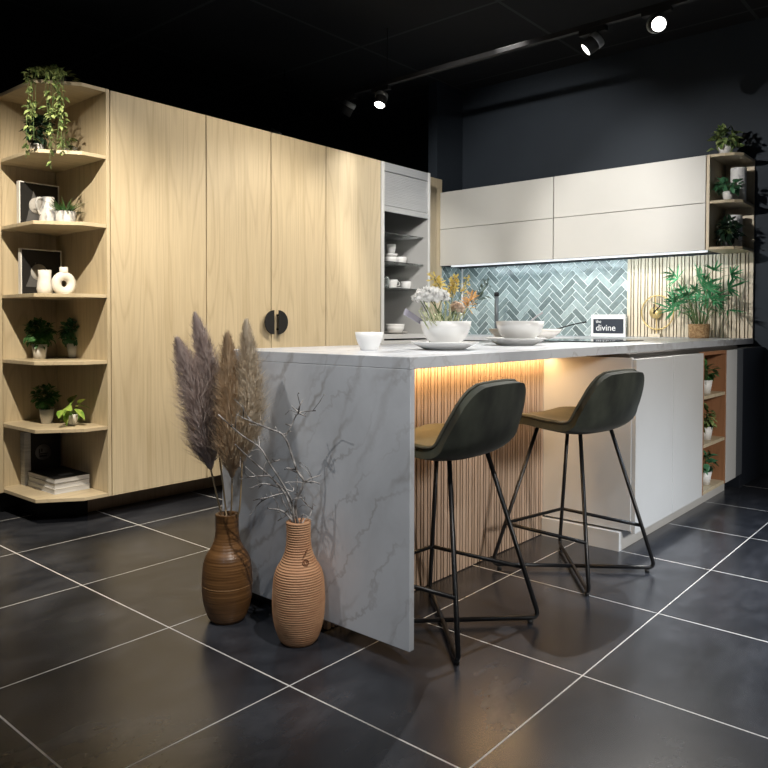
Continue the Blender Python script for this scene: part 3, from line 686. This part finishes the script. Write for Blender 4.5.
# trailing plant on top
tl = Vector((.09, 2.42, ST[0])); t = thing('trailing_plant', 'trailing variegated plant on top of the corner shelf, vines hanging over the front', 'plant', tl)
obj('pot', lathe(nb(), pot_profile(.045, .055, .06), tl, 24), COVER, t)
bm = nb(); bv = nb(); rn = random.Random(51)
def vine(pts, r=.0012, n=40, L=.034):
    path = smooth_path(pts, 8); tube(bv, path, r, 4, False)
    for k in range(n):
        p = path[rn.randrange(len(path))]; a = rn.uniform(0, 2*PI); d = Vector((math.cos(a), math.sin(a), rn.uniform(-.9, .15)))
        leaf(bm, p+rv(rn)*.008, d, Vector((0, 0, 1))+rv(rn)*.6, L*rn.uniform(.7, 1.2), L*.48, .35, .25, 3, .8)
top = tl+Vector((0, 0, .06))
def fr(px, py, y): return at(px, py, 1, y)
for (pxa, pxb, pye, y, n) in ((29, 26, 158, 2.27, 60), (33, 31, 112, 2.29, 30), (36, 34, 140, 2.26, 20), (46, 50, 163, 2.20, 50), (53, 52, 150, 2.20, 46), (57, 62, 155, 2.17, 44), (60, 57, 140, 2.18, 36), (63, 64, 150, 2.18, 30), (50, 47, 135, 2.22, 30)):
    e = fr(pxa, 88, y); e.z = ST[0]+.012
    mid = fr((pxa+pxb)/2+rn.uniform(-2, 2), (92+pye)/2, y-.02); end = fr(pxb, pye, y-.02)
    vine([top, (top+e)/2+Vector((0, 0, .02)), e, fr((pxa*.8+pxb*.2), 104, y-.025), mid, end], n=n)
for k in range(34):
    v = rv(rn); v.z = abs(v.z)*.6; leaf(bm, top+Vector((v.x*.09, v.y*.09, v.z*.05)), v, Vector((0, 0, 1)), .036, .018, .3, .2, 3)
obj('vines', bv, STEMG, t, normals=False); obj('leaves', bm, LEAFV, t, normals=False)
# bottom board: standing book and lying books
yb0 = 2.704; xb0, xb1 = cz(23, yb0), cz(59, yb0); zb = ST[6]+.0003
t = thing('book', 'large black book with pale spine standing upright at the back of the bottom board', 'book', ((xb0+xb1)/2, yb0, zb), 'books on the bottom board')
obj('pages', box(xb0, xb0+.034, yb0, yb0+.05, zb, zb+.285), PAPER, t); obj('cover', box(xb0+.0345, xb1, yb0-.002, yb0+.052, zb, zb+.288), COVER, t)
lc = Vector((xb0+.1, yb0-.0028, zb+.17)); RX = Matrix.Rotation(PI/2, 4, 'X')
obj('round_emblem', lathe(nb(), [(0, -.0005), (.043, -.0005), (.043, .0005), (0, .0005)], lc, 32, RX), GREYINK, t)
bm = nb(); bx(bm, lc.x-.024, lc.x-.018, lc.y-.0012, lc.y-.0006, lc.z-.004, lc.z+.02); bx(bm, lc.x-.012, lc.x-.004, lc.y-.0012, lc.y-.0006, lc.z+.002, lc.z+.02)
bx(bm, lc.x-.024, lc.x+.024, lc.y-.0012, lc.y-.0006, lc.z-.012, lc.z-.006); bx(bm, lc.x-.022, lc.x+.020, lc.y-.0012, lc.y-.0006, lc.z-.026, lc.z-.016); obj('emblem_marks', bm, COVER, t)
for k, (h0, h1, lab) in enumerate(((0, .0265, 'lowest of the three white paged books lying flat on the bottom board'), (.0268, .0535, 'middle of the three white paged books lying flat on the bottom board'), (.0538, .080, 'topmost lying book with black cover and pale mark on the bottom board'))):
    e = (.0, .003, .001)[k]; z = zb+h0; hh = h1-h0
    t = thing('book', lab, 'book', (.14, 2.48, z), 'books on the bottom board')
    obj('pages', box(.050+e, .238, 2.375+e, 2.685, z+.0012, z+hh-.0018), PAPER, t)
    bm = nb(); bx(bm, .048+e, .240, 2.373+e, 2.687, z, z+.0011); bx(bm, .048+e, .240, 2.373+e, 2.687, z+hh-.0017, z+hh)
    obj('cover', bm, COVER if k == 2 else POTW, t)
    if k == 2: obj('cover_mark', box(.11, .18, 2.43, 2.47, z+hh+.0001, z+hh+.0006), GREYINK, t)

# right open shelf
GR = 'potted plants on the small open shelf'
pot_plant('potted_plant', (3.535, .128, 2.1465), .047, .07, 'variegated plant in a pale pot on top of the small open shelf', LEAFV, 95, .050, .75, (.070, .066, .055), .050, 61, pm=POTW, taper=.75, group=GR, hang=.12, rnd_leaf=1)
pot_plant('potted_plant', (3.50, .098, 1.8405), .034, .062, 'dark leaved plant in a white bowl pot, middle of the small open shelf', LEAFB, 60, .046, .7, (.078, .075, .032), .035, 62, group=GR, round_bowl=True, rnd_leaf=1)
pot_plant('potted_plant', (3.53, .105, 1.5345), .034, .05, 'dark bushy plant spilling over the lowest board of the small open shelf', LEAFD, 150, .044, .65, (.066, .058, .070), .070, 63, pm=COVER, group=GR, hang=.1)
tag(obj('canister', lathe(nb(), vessel([(.046, 0), (.050, .004), (.050, .235), (.047, .24)], .004), (3.66, .078, 1.8405), 32), SPECK), 'tall pale speckled cylinder vase on the middle board of the small open shelf', 'vase', 'cylinder vases on the open shelf')
tag(obj('canister', lathe(nb(), vessel([(.046, 0), (.050, .004), (.050, .222), (.047, .227)], .004), (3.66, .10, 1.5345), 32), SPECK), 'pale speckled cylinder vase behind the bushy plant on the lowest board', 'vase', 'cylinder vases on the open shelf')
# niche plants
for z, pxs, lab, lm, sd in ((.6295, 706, 'small plant in a white pot on the upper board of the oak niche', LEAF, 71), (.3635, 707, 'variegated plant in a white pot on the middle board of the oak niche', LEAFV, 72), (.1065, 706.5, 'spreading green plant in a white pot on the lowest board of the oak niche', LEAFB, 73)):
    p = at(pxs-1.5, 420, 1, -.022); pot_plant('potted_plant', (p.x, -.022, z), .040, .075, lab, lm, 45, .055, .6, (.05, .036, .05), .05, sd, group='potted plants in the oak niche')
# bamboo palm
bp = Vector((3.56, .292, H+.0004)); t = thing('bamboo_palm', 'green bamboo palm in a woven basket on the worktop before the slat panel', 'plant', bp)
obj('basket', lathe(nb(), [(0, 0), (.062, 0), (.068, .01), (.070, .09), (.066, .098), (.060, .092), (.058, .08), (0, .08)], bp, 36), WBASK, t)
obj('soil', lathe(nb(), [(0, .082), (.058, .081), (0, .086)], bp, 20), SOIL, t)
bm = nb(); bc_ = nb(); rn = random.Random(81)
def fan(p, d, n, L):
    d = Vector(d).normalized(); s = d.cross(Vector((0, 0, 1))); s = s.normalized() if s.length > .01 else Vector((1, 0, 0)); s = Matrix.Rotation(rn.uniform(-1.5, 1.5), 3, d) @ s; u = s.cross(d)
    for k in range(n):
        a = (k/(n-1)-.5)*2.7+rn.uniform(-.12, .12); dd = d*math.cos(a)+s*math.sin(a)+u*rn.uniform(-.15, .3)
        leaf(bm, p, dd, u+rv(rn)*.4, L*rn.uniform(.75, 1.1)*(1-.25*abs(a)/1.25), .0125, .25, .25, 5, .85)
for k in range(24):
    a = 2*PI*k/24+rn.uniform(-.2, .2); b0 = bp+Vector((math.cos(a)*.03, math.sin(a)*.03, .08)); hgt = (.33, .10, .22, .15)[k % 4]*rn.uniform(.9, 1.1)
    tip = b0+Vector((math.cos(a)*rn.uniform(.03, .10), math.sin(a)*rn.uniform(.05, .14), hgt)); tip.x = min(tip.x, 3.66)
    path = smooth_path([b0, (b0+tip)/2+Vector((0, 0, .03)), tip], 6); tube(bc_, path, [.0032*(1-.5*i/len(path)) for i in range(len(path))], 6)
    for q, fr_ in enumerate((.7, 1.0)):
        if hgt < .2 and q == 0: continue
        p = path[int((len(path)-1)*fr_)]; aa = a+rn.uniform(-.9, .9)+(q == 0)*2.0; dd = Vector((math.cos(aa)*.8, math.sin(aa)*1.2, rn.uniform(-.05, .75)))
        e = p+dd.normalized()*.05; e.x = min(e.x, 3.70); tube(bc_, [p, e], .0012, 4, False); fan(e, dd, 8, rn.uniform(.10, .16))
for v in bm.verts: v.co.x = min(v.co.x, 3.752)
obj('canes', bc_, STEMG, t, normals=False); obj('fronds', bm, LEAFP, t, normals=False)

# ---------------------------------------------------------------- bar stools
def make_stool(label):
    t = thing('bar_stool', label, 'stool', (0, 0, 0), 'bar stools at the peninsula')
    prof = smooth_path([(0, .214, .600), (0, .207, .622), (0, .11, .628), (0, .0, .614), (0, -.08, .610), (0, -.148, .630), (0, -.186, .688), (0, -.208, .758), (0, -.226, .842)], 4)
    n = len(prof); NU = 16
    def hw(v):
        ks = [(0, .150), (.07, .182), (.3, .205), (.55, .214), (.70, .206), (.82, .192), (.90, .178), (.96, .152), (1, .112)]
        for (a, wa), (b, wb) in zip(ks, ks[1:]):
            if v <= b: k = (v-a)/(b-a); return wa+(wb-wa)*k
        return ks[-1][1]
    def surf(u, i, off=0):
        v = i/(n-1); p = prof[i]; a = abs(u)*hw(v)/.214
        back = max(0, min(1, (v-.45)/.3)); seat = 1-back
        y = p.y+back*.050*a**2.2; z = p.z+seat*(.008+.045*v)*a**2.6-back*max(0, v-.8)/.2*.022*a**2
        t_ = (prof[min(i+1, n-1)]-prof[max(i-1, 0)]).normalized(); nv = Vector((0, t_.z, -t_.y))
        if nv.z < 0 and v < .5: nv = -nv
        return Vector((u*hw(v), y, z))+nv*off
    def sheet(off, f=1.0, i0=0, i1=n):
        bm = nb(); g = [[bm.verts.new(surf((-1+2*k/NU)*f, i, off)) for k in range(NU+1)] for i in range(i0, i1)]
        for a, b in zip(g, g[1:]):
            for k in range(NU): q = bm.faces.new((a[k], a[k+1], b[k+1], b[k])); q.smooth = True
        return bm
    o = obj('shell', sheet(0), VELOUT, t); s = o.modifiers.new('s', 'SOLIDIFY'); s.thickness = .028; s.offset = -1
    b = o.modifiers.new('b', 'BEVEL'); b.width = .012; b.segments = 3; b.limit_method = 'ANGLE'; b.angle_limit = .9
    b = o.modifiers.new('u', 'SUBSURF'); b.levels = 1; b.render_levels = 2
    # make sure the shell grows to the outside (below the seat, behind the back)
    cz_ = sum((p.normal.z for p in o.data.polygons if p.center.z < .63), 0)
    if cz_ < 0: o.data.flip_normals()
    c = obj('seat_cushion', sheet(.001, .992, 0, n), VELIN, t)
    cz_ = sum((p.normal.z for p in c.data.polygons if p.center.z < .63), 0)
    if cz_ < 0: c.data.flip_normals()
    s = c.modifiers.new('s', 'SOLIDIFY'); s.thickness = .016; s.offset = 1
    b = c.modifiers.new('u', 'SUBSURF'); b.levels = 1; b.render_levels = 2
    rim = [surf(-1, i, .006) for i in range(n)]+[surf(-1+2*k/NU, n-1, .006) for k in range(1, NU)]+[surf(1, i, .006) for i in range(n-1, -1, -1)]+[surf(1-2*k/NU, 0, .006) for k in range(1, NU)]
    obj('piping', tube(nb(), rim, .005, 6, closed=True), PIPE, t)
    r = .0079
    for sx, sy in ((1, 1), (-1, 1), (1, -1), (-1, -1)):
        f = .217 if sx*sy > 0 else .236; q = .10 if sx*sy > 0 else .115
        bm = nb(); tube(bm, round_corners([(sx*(q-.012), sy*(q-.012), .604), (sx*f, sy*f, r+.0115), (0, 0, r+(.0115 if sx*sy > 0 else .0115))], .03), r, 10)
        obj('leg', bm, STEEL, t)
    for sx, sy in ((1, 1), (-1, 1), (1, -1), (-1, -1)):
        f = .217 if sx*sy > 0 else .236; bm = nb()
        lathe(bm, [(0, .0004), (.009, .0004), (.009, .012), (0, .012)], (sx*(f-.022), sy*(f-.022), 0), 12)
        obj('floor_glide', bm, GLIDE, t)
    zz = .192; k = .181; k2 = .199; pts = [(-k, -k, zz), (-k2, k2, zz), (k, k, zz), (k2, -k2, zz)]
    obj('footrest', tube(nb(), round_corners(pts, .012, 3), .0075, 8), STEEL, t)
    return t
s1 = make_stool('dark green velvet bar stool partly behind the marble waterfall end')
s2 = dup(s1, (1.118, .026, 0), math.radians(-8), 'dark green velvet bar stool farther right, before the white side panel')
s1.location = (.314, .108, 0)

# ---------------------------------------------------------------- floor vases, pampas, branches
def lathe_ridged(prof, loc, ridge, pitch, seg=56):
    pts = smooth_path([(r, 0, z) for r, z in prof], 1) if False else [Vector((r, 0, z)) for r, z in prof]
    sp_ = smooth_path(pts, 40); out = []
    for p in sp_: out.append((max(.001, p.x+ridge*math.sin(2*PI*p.z/pitch)), p.z))
    rt = prof[-1]; out += [(rt[0]-.012, rt[1]), (rt[0]-.014, rt[1]-.06), (0, rt[1]-.09)]
    return lathe(nb(), [(0, 0)]+out, loc, seg)
VP = [(.052, 0), (.062, .012), (.074, .045), (.082, .085), (.0845, .13), (.083, .175), (.080, .205), (.072, .235), (.056, .262), (.044, .292), (.039, .325), (.0385, .36), (.0395, .388)]
v2l = Vector((-.083, .391, 0))
v2 = thing('floor_vase', 'light terracotta ridged floor vase holding bare branches by the marble end', 'vase', v2l, 'floor vases by the island')
bm = lathe_ridged(VP, v2l, .0011, .0075); obj('body', bm, TERRA, v2)
dirc = (CAM-v2l); dirc.z = 0; dirc.normalize(); rgt = Vector((dirc.y, -dirc.x, 0))*-1
ec = v2l+Vector((0, 0, .275))
bm = nb(); c0 = v2l+(dirc*.050+rgt*.022)+Vector((0, 0, .268)); fr2 = (dirc*.9+rgt*.4).normalized(); sd2 = Vector((-fr2.y, fr2.x, 0))
for rr_ in (.010, .005): tube(bm, [c0+sd2*rr_*math.cos(a)+Vector((0, 0, rr_*math.sin(a)))+fr2*(.0-abs(math.sin(a))*.004*math.sin(a)) for a in [2*PI*k/16 for k in range(16)]], .0016, 6, closed=True)
for k in range(4): tube(bm, [c0+sd2*(.004*k-.008)+Vector((0, 0, .02+.006*k)), c0+sd2*(.004*k-.002)+Vector((0, 0, .026+.006*k))-fr2*.004], .0018, 5)
e = obj('carved_flower', bm, mat('carved_clay', (.28, .12, .055), .7), v2); e['label'] = 'small carved flower mark on the shoulder'
VP1 = [(r*1.02, z*.945) for r, z in VP]
v1l = Vector((-.128, .704, 0))
v1 = thing('floor_vase', 'dark brown wooden floor vase holding pampas grass by the marble end', 'vase', v1l, 'floor vases by the island')
obj('body', lathe_ridged(VP1, v1l, .00018, .009), BROWNV, v1)
obj('turned_line', tube(nb(), [v1l+Vector((math.cos(a)*.0862, math.sin(a)*.0862, .128)) for a in [2*PI*k/48 for k in range(48)]], .0011, 5, closed=True), mat('pale_line', (.40, .22, .09), .5), v1)
# pampas plumes: (stem base px at the neck, plume start px, mid px, tip px, depth offset, width, material)
n1 = v1l+Vector((0, 0, .366))
def vpl(px, py, off):
    d = _f+_r*((px-384)/F)-_u*((py-384-SY)/F); dep = (v1l-CAM).dot(_f)+off; return CAM+d*(dep/d.dot(_f))
GPM = 'pampas plumes in the brown floor vase'
pl = [((221, 512), (211, 470), (198, 405), (181, 350), -.02, .098, 0, 'mauve pampas plume leaning furthest left in the brown vase', 5200),
      ((226, 512), (219, 452), (210, 382), (198, 326), .02, .080, 0, 'tallest mauve pampas plume in the brown vase', 4600),
      ((231, 512), (232, 478), (231, 408), (228, 346), -.085, .084, 1, 'tan pampas plume at the middle of the bunch', 5200),
      ((239, 512), (242, 462), (249, 398), (247, 334), -.075, .084, 2, 'pale tan pampas plume rightmost in the brown vase', 5400)]
for i, (a, b, c, d, off, wd, mi, lab, n) in enumerate(pl):
    rn = random.Random(90+i); P0 = n1+Vector((rn.uniform(-.015, .015), rn.uniform(-.015, .015), -.02)); A = vpl(*a, off*.4); B = vpl(*b, off); Cc = vpl(*c, off); D = vpl(*d, off)
    t = thing('pampas_plume', lab, 'plant', n1, GPM)
    obj('stem', tube(nb(), smooth_path([P0, A, B], 6)+[Cc], [.0032]*13+[.0018], 6), STRAW, t)
    path = smooth_path([B, Cc, D], 16); bm = nb(); m_ = len(path)
    # slim core so that the plume is dense
    core = [wd*.26*math.sin(PI*min(1, .03+.96*(k/(m_-1))**.7))+.0006 for k in range(m_)]; tube(bm, path, core, 8)
    for k in range(n):
        s = rn.random(); i0 = min(m_-2, int(s*(m_-1))); p = path[i0].lerp(path[i0+1], s*(m_-1)-i0); ax = (path[i0+1]-path[i0]).normalized()
        rad = rv(rn); rad = (rad-ax*rad.dot(ax)).normalized(); env = wd*(.05+.95*math.sin(PI*min(1, .05+.935*s**.62)))
        L = rn.uniform(.05, .11)*(1-.4*s); env *= 1.45 if rn.random() < .10 else 1; p2 = p+rad*env*rn.uniform(.35, .65)+ax*L*.5; p3 = p+rad*env*rn.uniform(.55, 1.05)+ax*L-Vector((0, 0, .006))
        w = rn.uniform(.0008, .0019); sd = ax.cross(rad)*w
        v = [bm.verts.new(p-sd), bm.verts.new(p+sd), bm.verts.new(p2+sd), bm.verts.new(p2-sd), bm.verts.new(p3)]
        bm.faces.new(v[:4]); bm.faces.new((v[3], v[2], v[4]))
    obj('plume', bm, PLUME[mi], t, normals=False)
# bare branches
n2 = v2l+Vector((0, 0, .385))
def bpl(px, py, off=0):
    d = _f+_r*((px-384)/F)-_u*((py-384-SY)/F); dep = (v2l-CAM).dot(_f)+off; return CAM+d*(dep/d.dot(_f))
def cr(x, y): return 240+x/5.12, 380+y/5.12
br = {
 'a': ('longest pale branch with forked dark tips in the terracotta vase', [((280, 735), (283, 640), (325, 525), (290, 460), (230, 295), (150, 250), (65, 215), (10, 193)), ((230, 295), (262, 235), (300, 170), (385, 157)), ((300, 170), (305, 135), (322, 105)), ((325, 525), (360, 505), (410, 488)), ((325, 525), (370, 520), (405, 532)), ((65, 215), (40, 190)), ((300, 165), (270, 140)), ((300, 170), (335, 185)), ((290, 460), (240, 450)), ((262, 235), (235, 225))], .0048, -.02),
 'b': ('long brown branch arching left across the pampas in the terracotta vase', [((272, 740), (268, 640), (235, 560), (150, 425), (100, 345), (0, 275), (-110, 178)), ((100, 345), (95, 290)), ((235, 560), (270, 570), (275, 545)), ((150, 425), (200, 410))], .0038, -.05),
 'c': ('lower branch reaching left with pale curled twigs in the terracotta vase', [((265, 740), (255, 640), (215, 560), (150, 490), (60, 410), (-25, 330)), ((150, 490), (60, 495), (0, 508)), ((215, 555), (120, 530), (55, 555)), ((240, 575), (150, 600), (100, 630), (60, 680)), ((150, 600), (70, 615)), ((120, 530), (95, 552))], .0042, .02),
 'd': ('short dark tangled branch low over the rim of the terracotta vase', [((262, 740), (240, 690), (200, 665), (150, 660)), ((255, 735), (235, 650), (195, 560)), ((290, 735), (320, 690), (355, 700), (375, 635)), ((300, 735), (335, 710), (365, 715)), ((240, 690), (195, 720)), ((292, 600), (293, 540), (292, 490)), ((310, 600), (345, 640), (372, 660))], .0038, .0)}
for k, (lab, segs, rad, off) in br.items():
    rn = random.Random(ord(k)); t = thing('bare_branch', lab, 'branch', n2, 'bare branches in the terracotta vase')
    offs = {}
    for i, sgm in enumerate(segs):
        pts = []
        for j, p in enumerate(sgm):
            if j == 0 and i > 0 and offs:
                q_ = min(offs, key=lambda o_: (o_[0]-p[0])**2+(o_[1]-p[1])**2); dz_ = offs[q_]
            else: dz_ = off+rn.uniform(-.02, .02)*(j > 0)
            offs[p] = dz_; pts.append(bpl(*cr(*p), dz_))
        if i == 0 or (k == 'd' and sgm[0][1] > 730): pts[0] = n2+Vector((rn.uniform(-.018, .018), rn.uniform(-.018, .018), -.03))
        path = smooth_path(pts, 5); m_ = len(path); r0 = rad if i == 0 else rad*.62
        bm = tube(nb(), path, [max(.0009, r0*(1-.55*q/m_)) for q in range(m_)], 7)
        for q in range(3, m_, 6):
            if rn.random() < .7: v = rv(rn); tube(bm, [path[q], path[q]+v*.008, path[q]+v*.015+Vector((0, 0, .004))], [r0*.4, r0*.5, .0006], 5)
        if k != 'b' or i == 0:
            for q in range(2, m_-1, 4):
                if rn.random() < .55 and path[q].z > n2.z+.02:
                    v = rv(rn); v.z = abs(v.z)*.8+.1; v.x = -abs(v.x)*.6; e1 = path[q]+v*rn.uniform(.02, .05); e2 = e1+(v+rv(rn)*.8)*rn.uniform(.015, .035)
                    tube(bm, [path[q], e1, e2], [r0*.42, r0*.36, .0008], 5); lathe(bm, [(0, -.003), (.0024, 0), (0, .003)], e2, 6)
        tipb = path[-1]; lathe(bm, [(0, -.003), (.0022, 0), (0, .003)], tipb, 8)
        obj('main_stem' if i == 0 else 'twig', bm, TWIG, t)

# ---------------------------------------------------------------- track lighting
def track(x, y0, y1, z, label, rods):
    t = thing('light_track', label, 'light track', (x, (y0+y1)/2, z))
    obj('rail', box(x-.017, x+.017, y0, y1, z, z+.03), BLACKM, t, .002)
    for y in rods: obj('hanger_rod', tube(nb(), [(x, y, z+.03), (x, y, 3.0995)], .004, 6), BLACKM, t)
    return t
TX, TZ = 2.262, 2.70
track(TX, -1.2, 2.56, TZ, 'black ceiling track with four spotlights above the worktop', (-.9, 2.02))
def spot(x, y, z, aim, label, lens, on_=None, adl=.16):
    t = thing('track_spotlight', label, 'spotlight', (x, y, z), 'track spotlights'); h = Vector((x, y, z-.085))
    obj('adaptor', box(x-.018, x+.018, y-adl/2, y+adl/2, z-.032, z-.0005), BLACKM, t, .003)
    obj('arm', tube(nb(), [(x, y, z-.032), (x, y, z-.085)], .008, 8), BLACKM, t)
    d = Vector(aim).normalized(); q = d.to_track_quat('Z', 'Y').to_matrix().to_4x4()
    obj('head', lathe(nb(), [(0, -.052), (.030, -.052), (.043, -.044), (.043, .052), (.039, .056), (.037, .046), (0, .046)], h, 32, q), BLACKM, t)
    obj('heat_sink', lathe(nb(), [(.0435, -.044), (.0465, -.040), (.0465, -.012), (.0435, -.008)], h, 32, q), mat('sink_grey', (.30, .31, .32), .4, metal=.5), t)
    l = obj('lens', lathe(nb(), [(0, .0465), (.0365, .0465), (.0365, .050), (0, .052)], h, 24, q), lens, t); l['label'] = 'lit round lens'
    return t, h+d*.07
S = {}
S['a'] = spot(TX, .486, TZ-.001, (-.42, .64, -.64), 'black track spotlight turned sideways, left of the brightest one', LAMP)
S['b'] = spot(TX, .125, TZ+.012, (-.76, -.50, -.36), 'brightest track spotlight facing the camera at the top right', LAMP)
S['c'] = spot(TX, 2.08, TZ-.001, (-.42, -.12, -.9), 'track spotlight with a lit lens above the roller shutter cabinet', LAMP)
S['d'] = spot(TX, 2.40, TZ-.001, (-.1, .5, -.8), 'dim track spotlight at the left end of the track', LAMPD)
sx, sy, sz = 2.35, 3.33, 2.67
track(sx, 2.9, 3.7, sz, 'faint dark track far behind the tall cabinets', (3.2,))
spot(sx, sy, sz-.001, (-.2, .5, -.8), 'faint unlit track spotlight above the tall cabinets', mat('lens_off', (.05, .05, .05), .4))

# ---------------------------------------------------------------- lights
def spl(name, loc, tgt, power, cone, col=(1, .93, .82), blend=.35, size=.03):
    l = bpy.data.lights.new(name, 'SPOT'); l.energy = power; l.color = col; l.spot_size = math.radians(cone); l.spot_blend = blend; l.shadow_soft_size = size
    o = bpy.data.objects.new(name, l); C.objects.link(o); o.location = loc
    o.rotation_euler = (Vector(tgt)-Vector(loc)).to_track_quat('-Z', 'Y').to_euler(); return o
def area(name, loc, tgt, power, sx, sy, col):
    l = bpy.data.lights.new(name, 'AREA'); l.shape = 'RECTANGLE'; l.size = sx; l.size_y = sy; l.energy = power; l.color = col
    o = bpy.data.objects.new(name, l); C.objects.link(o); o.location = loc
    o.rotation_euler = (Vector(tgt)-Vector(loc)).to_track_quat('-Z', 'Y').to_euler(); return o
WARM = (1, .88, .70); NEUT = (1, .96, .91); COOL = (.86, .93, 1)
spl('spot_shelf', (-.7, 1.25, 2.50), (-.15, 2.4, .70), 235, 92, WARM, .75, .012)
spl('spot_wall_cabinets', (-.75, 1.42, 2.45), (3.5, .4, 1.40), 400, 36, NEUT, .6, .012)
spl('spot_wall_units', (.5, .8, 2.5), (3.4, 1.5, 1.75), 230, 52, NEUT, .6, .02)
spl('spot_roller', (1.3, .5, 3.0), (2.75, 2.3, 1.5), 150, 36, NEUT, .5, .02)
spl('spot_doors_left', (1.0, .75, 3.05), (.95, 2.2, 1.3), 100, 84, WARM, 1, .02)
spl('spot_doors_right', (1.95, .85, 3.05), (1.75, 2.2, 1.3), 55, 84, WARM, 1, .02)
spl('spot_track_left', S['a'][1], (1.2, 2.2, .9), 105, 60, WARM, .6, .015)
spl('spot_stools', S['b'][1], (.75, -.35, 0), 260, 62, NEUT, .5, .012)
spl('spot_track_far', S['c'][1], S['c'][1]+Vector((-.42, -.12, -.9)), 40, 60, NEUT, .6, .015)
spl('spot_worktop_near', (.5, 1.1, 3.05), (.6, .6, .9), 85, 42, NEUT, .8, .02)
spl('spot_worktop_far', (2.2, 1.1, 3.05), (2.2, .6, .9), 95, 42, NEUT, .8, .02)
spl('spot_end', (-.45, -1.2, 2.9), (-.10, .55, .6), 205, 38, NEUT, .6, .03)
spl('spot_end_cool', (-2.6, -.9, 2.9), (0, .2, .55), 46, 34, (.72, .86, 1), .6, .05)
spl('spot_vases', (-.95, .95, 2.7), (0, .5, .7), 75, 46, NEUT, .6, .015)
spl('fill_doors_front', (-.3, -4.6, 2.7), (1.7, 0, .5), 720, 36, (1, .95, .88), .7, .45)  # soft fill added behind the camera for slats and fronts, no fixture
spl('spot_floor', (1.3, -1.9, 3.0), (1.6, -1.3, 0), 440, 60, (.74, .86, 1), .7, .05)
area('led_under_worktop', (.76, .340, .878), (.76, .42, .3), 4.4, 1.44, .02, (1, .64, .30))
area('led_under_cabinets', (U0+.06, 1.26, 1.503), (XW, 1.26, 1.15), 5.5, 2.0, .03, (.82, .94, 1))
SC.cycles.diffuse_bounces = 2

w = bpy.data.worlds.new('world'); SC.world = w; w.use_nodes = True
w.node_tree.nodes['Background'].inputs['Color'].default_value = (.55, .62, .75, 1); w.node_tree.nodes['Background'].inputs['Strength'].default_value = .018
vs_ = SC.view_settings; vs_.view_transform = 'Standard'; vs_.look = 'None'; vs_.exposure = 0; vs_.gamma = 1; vs_.use_curve_mapping = False
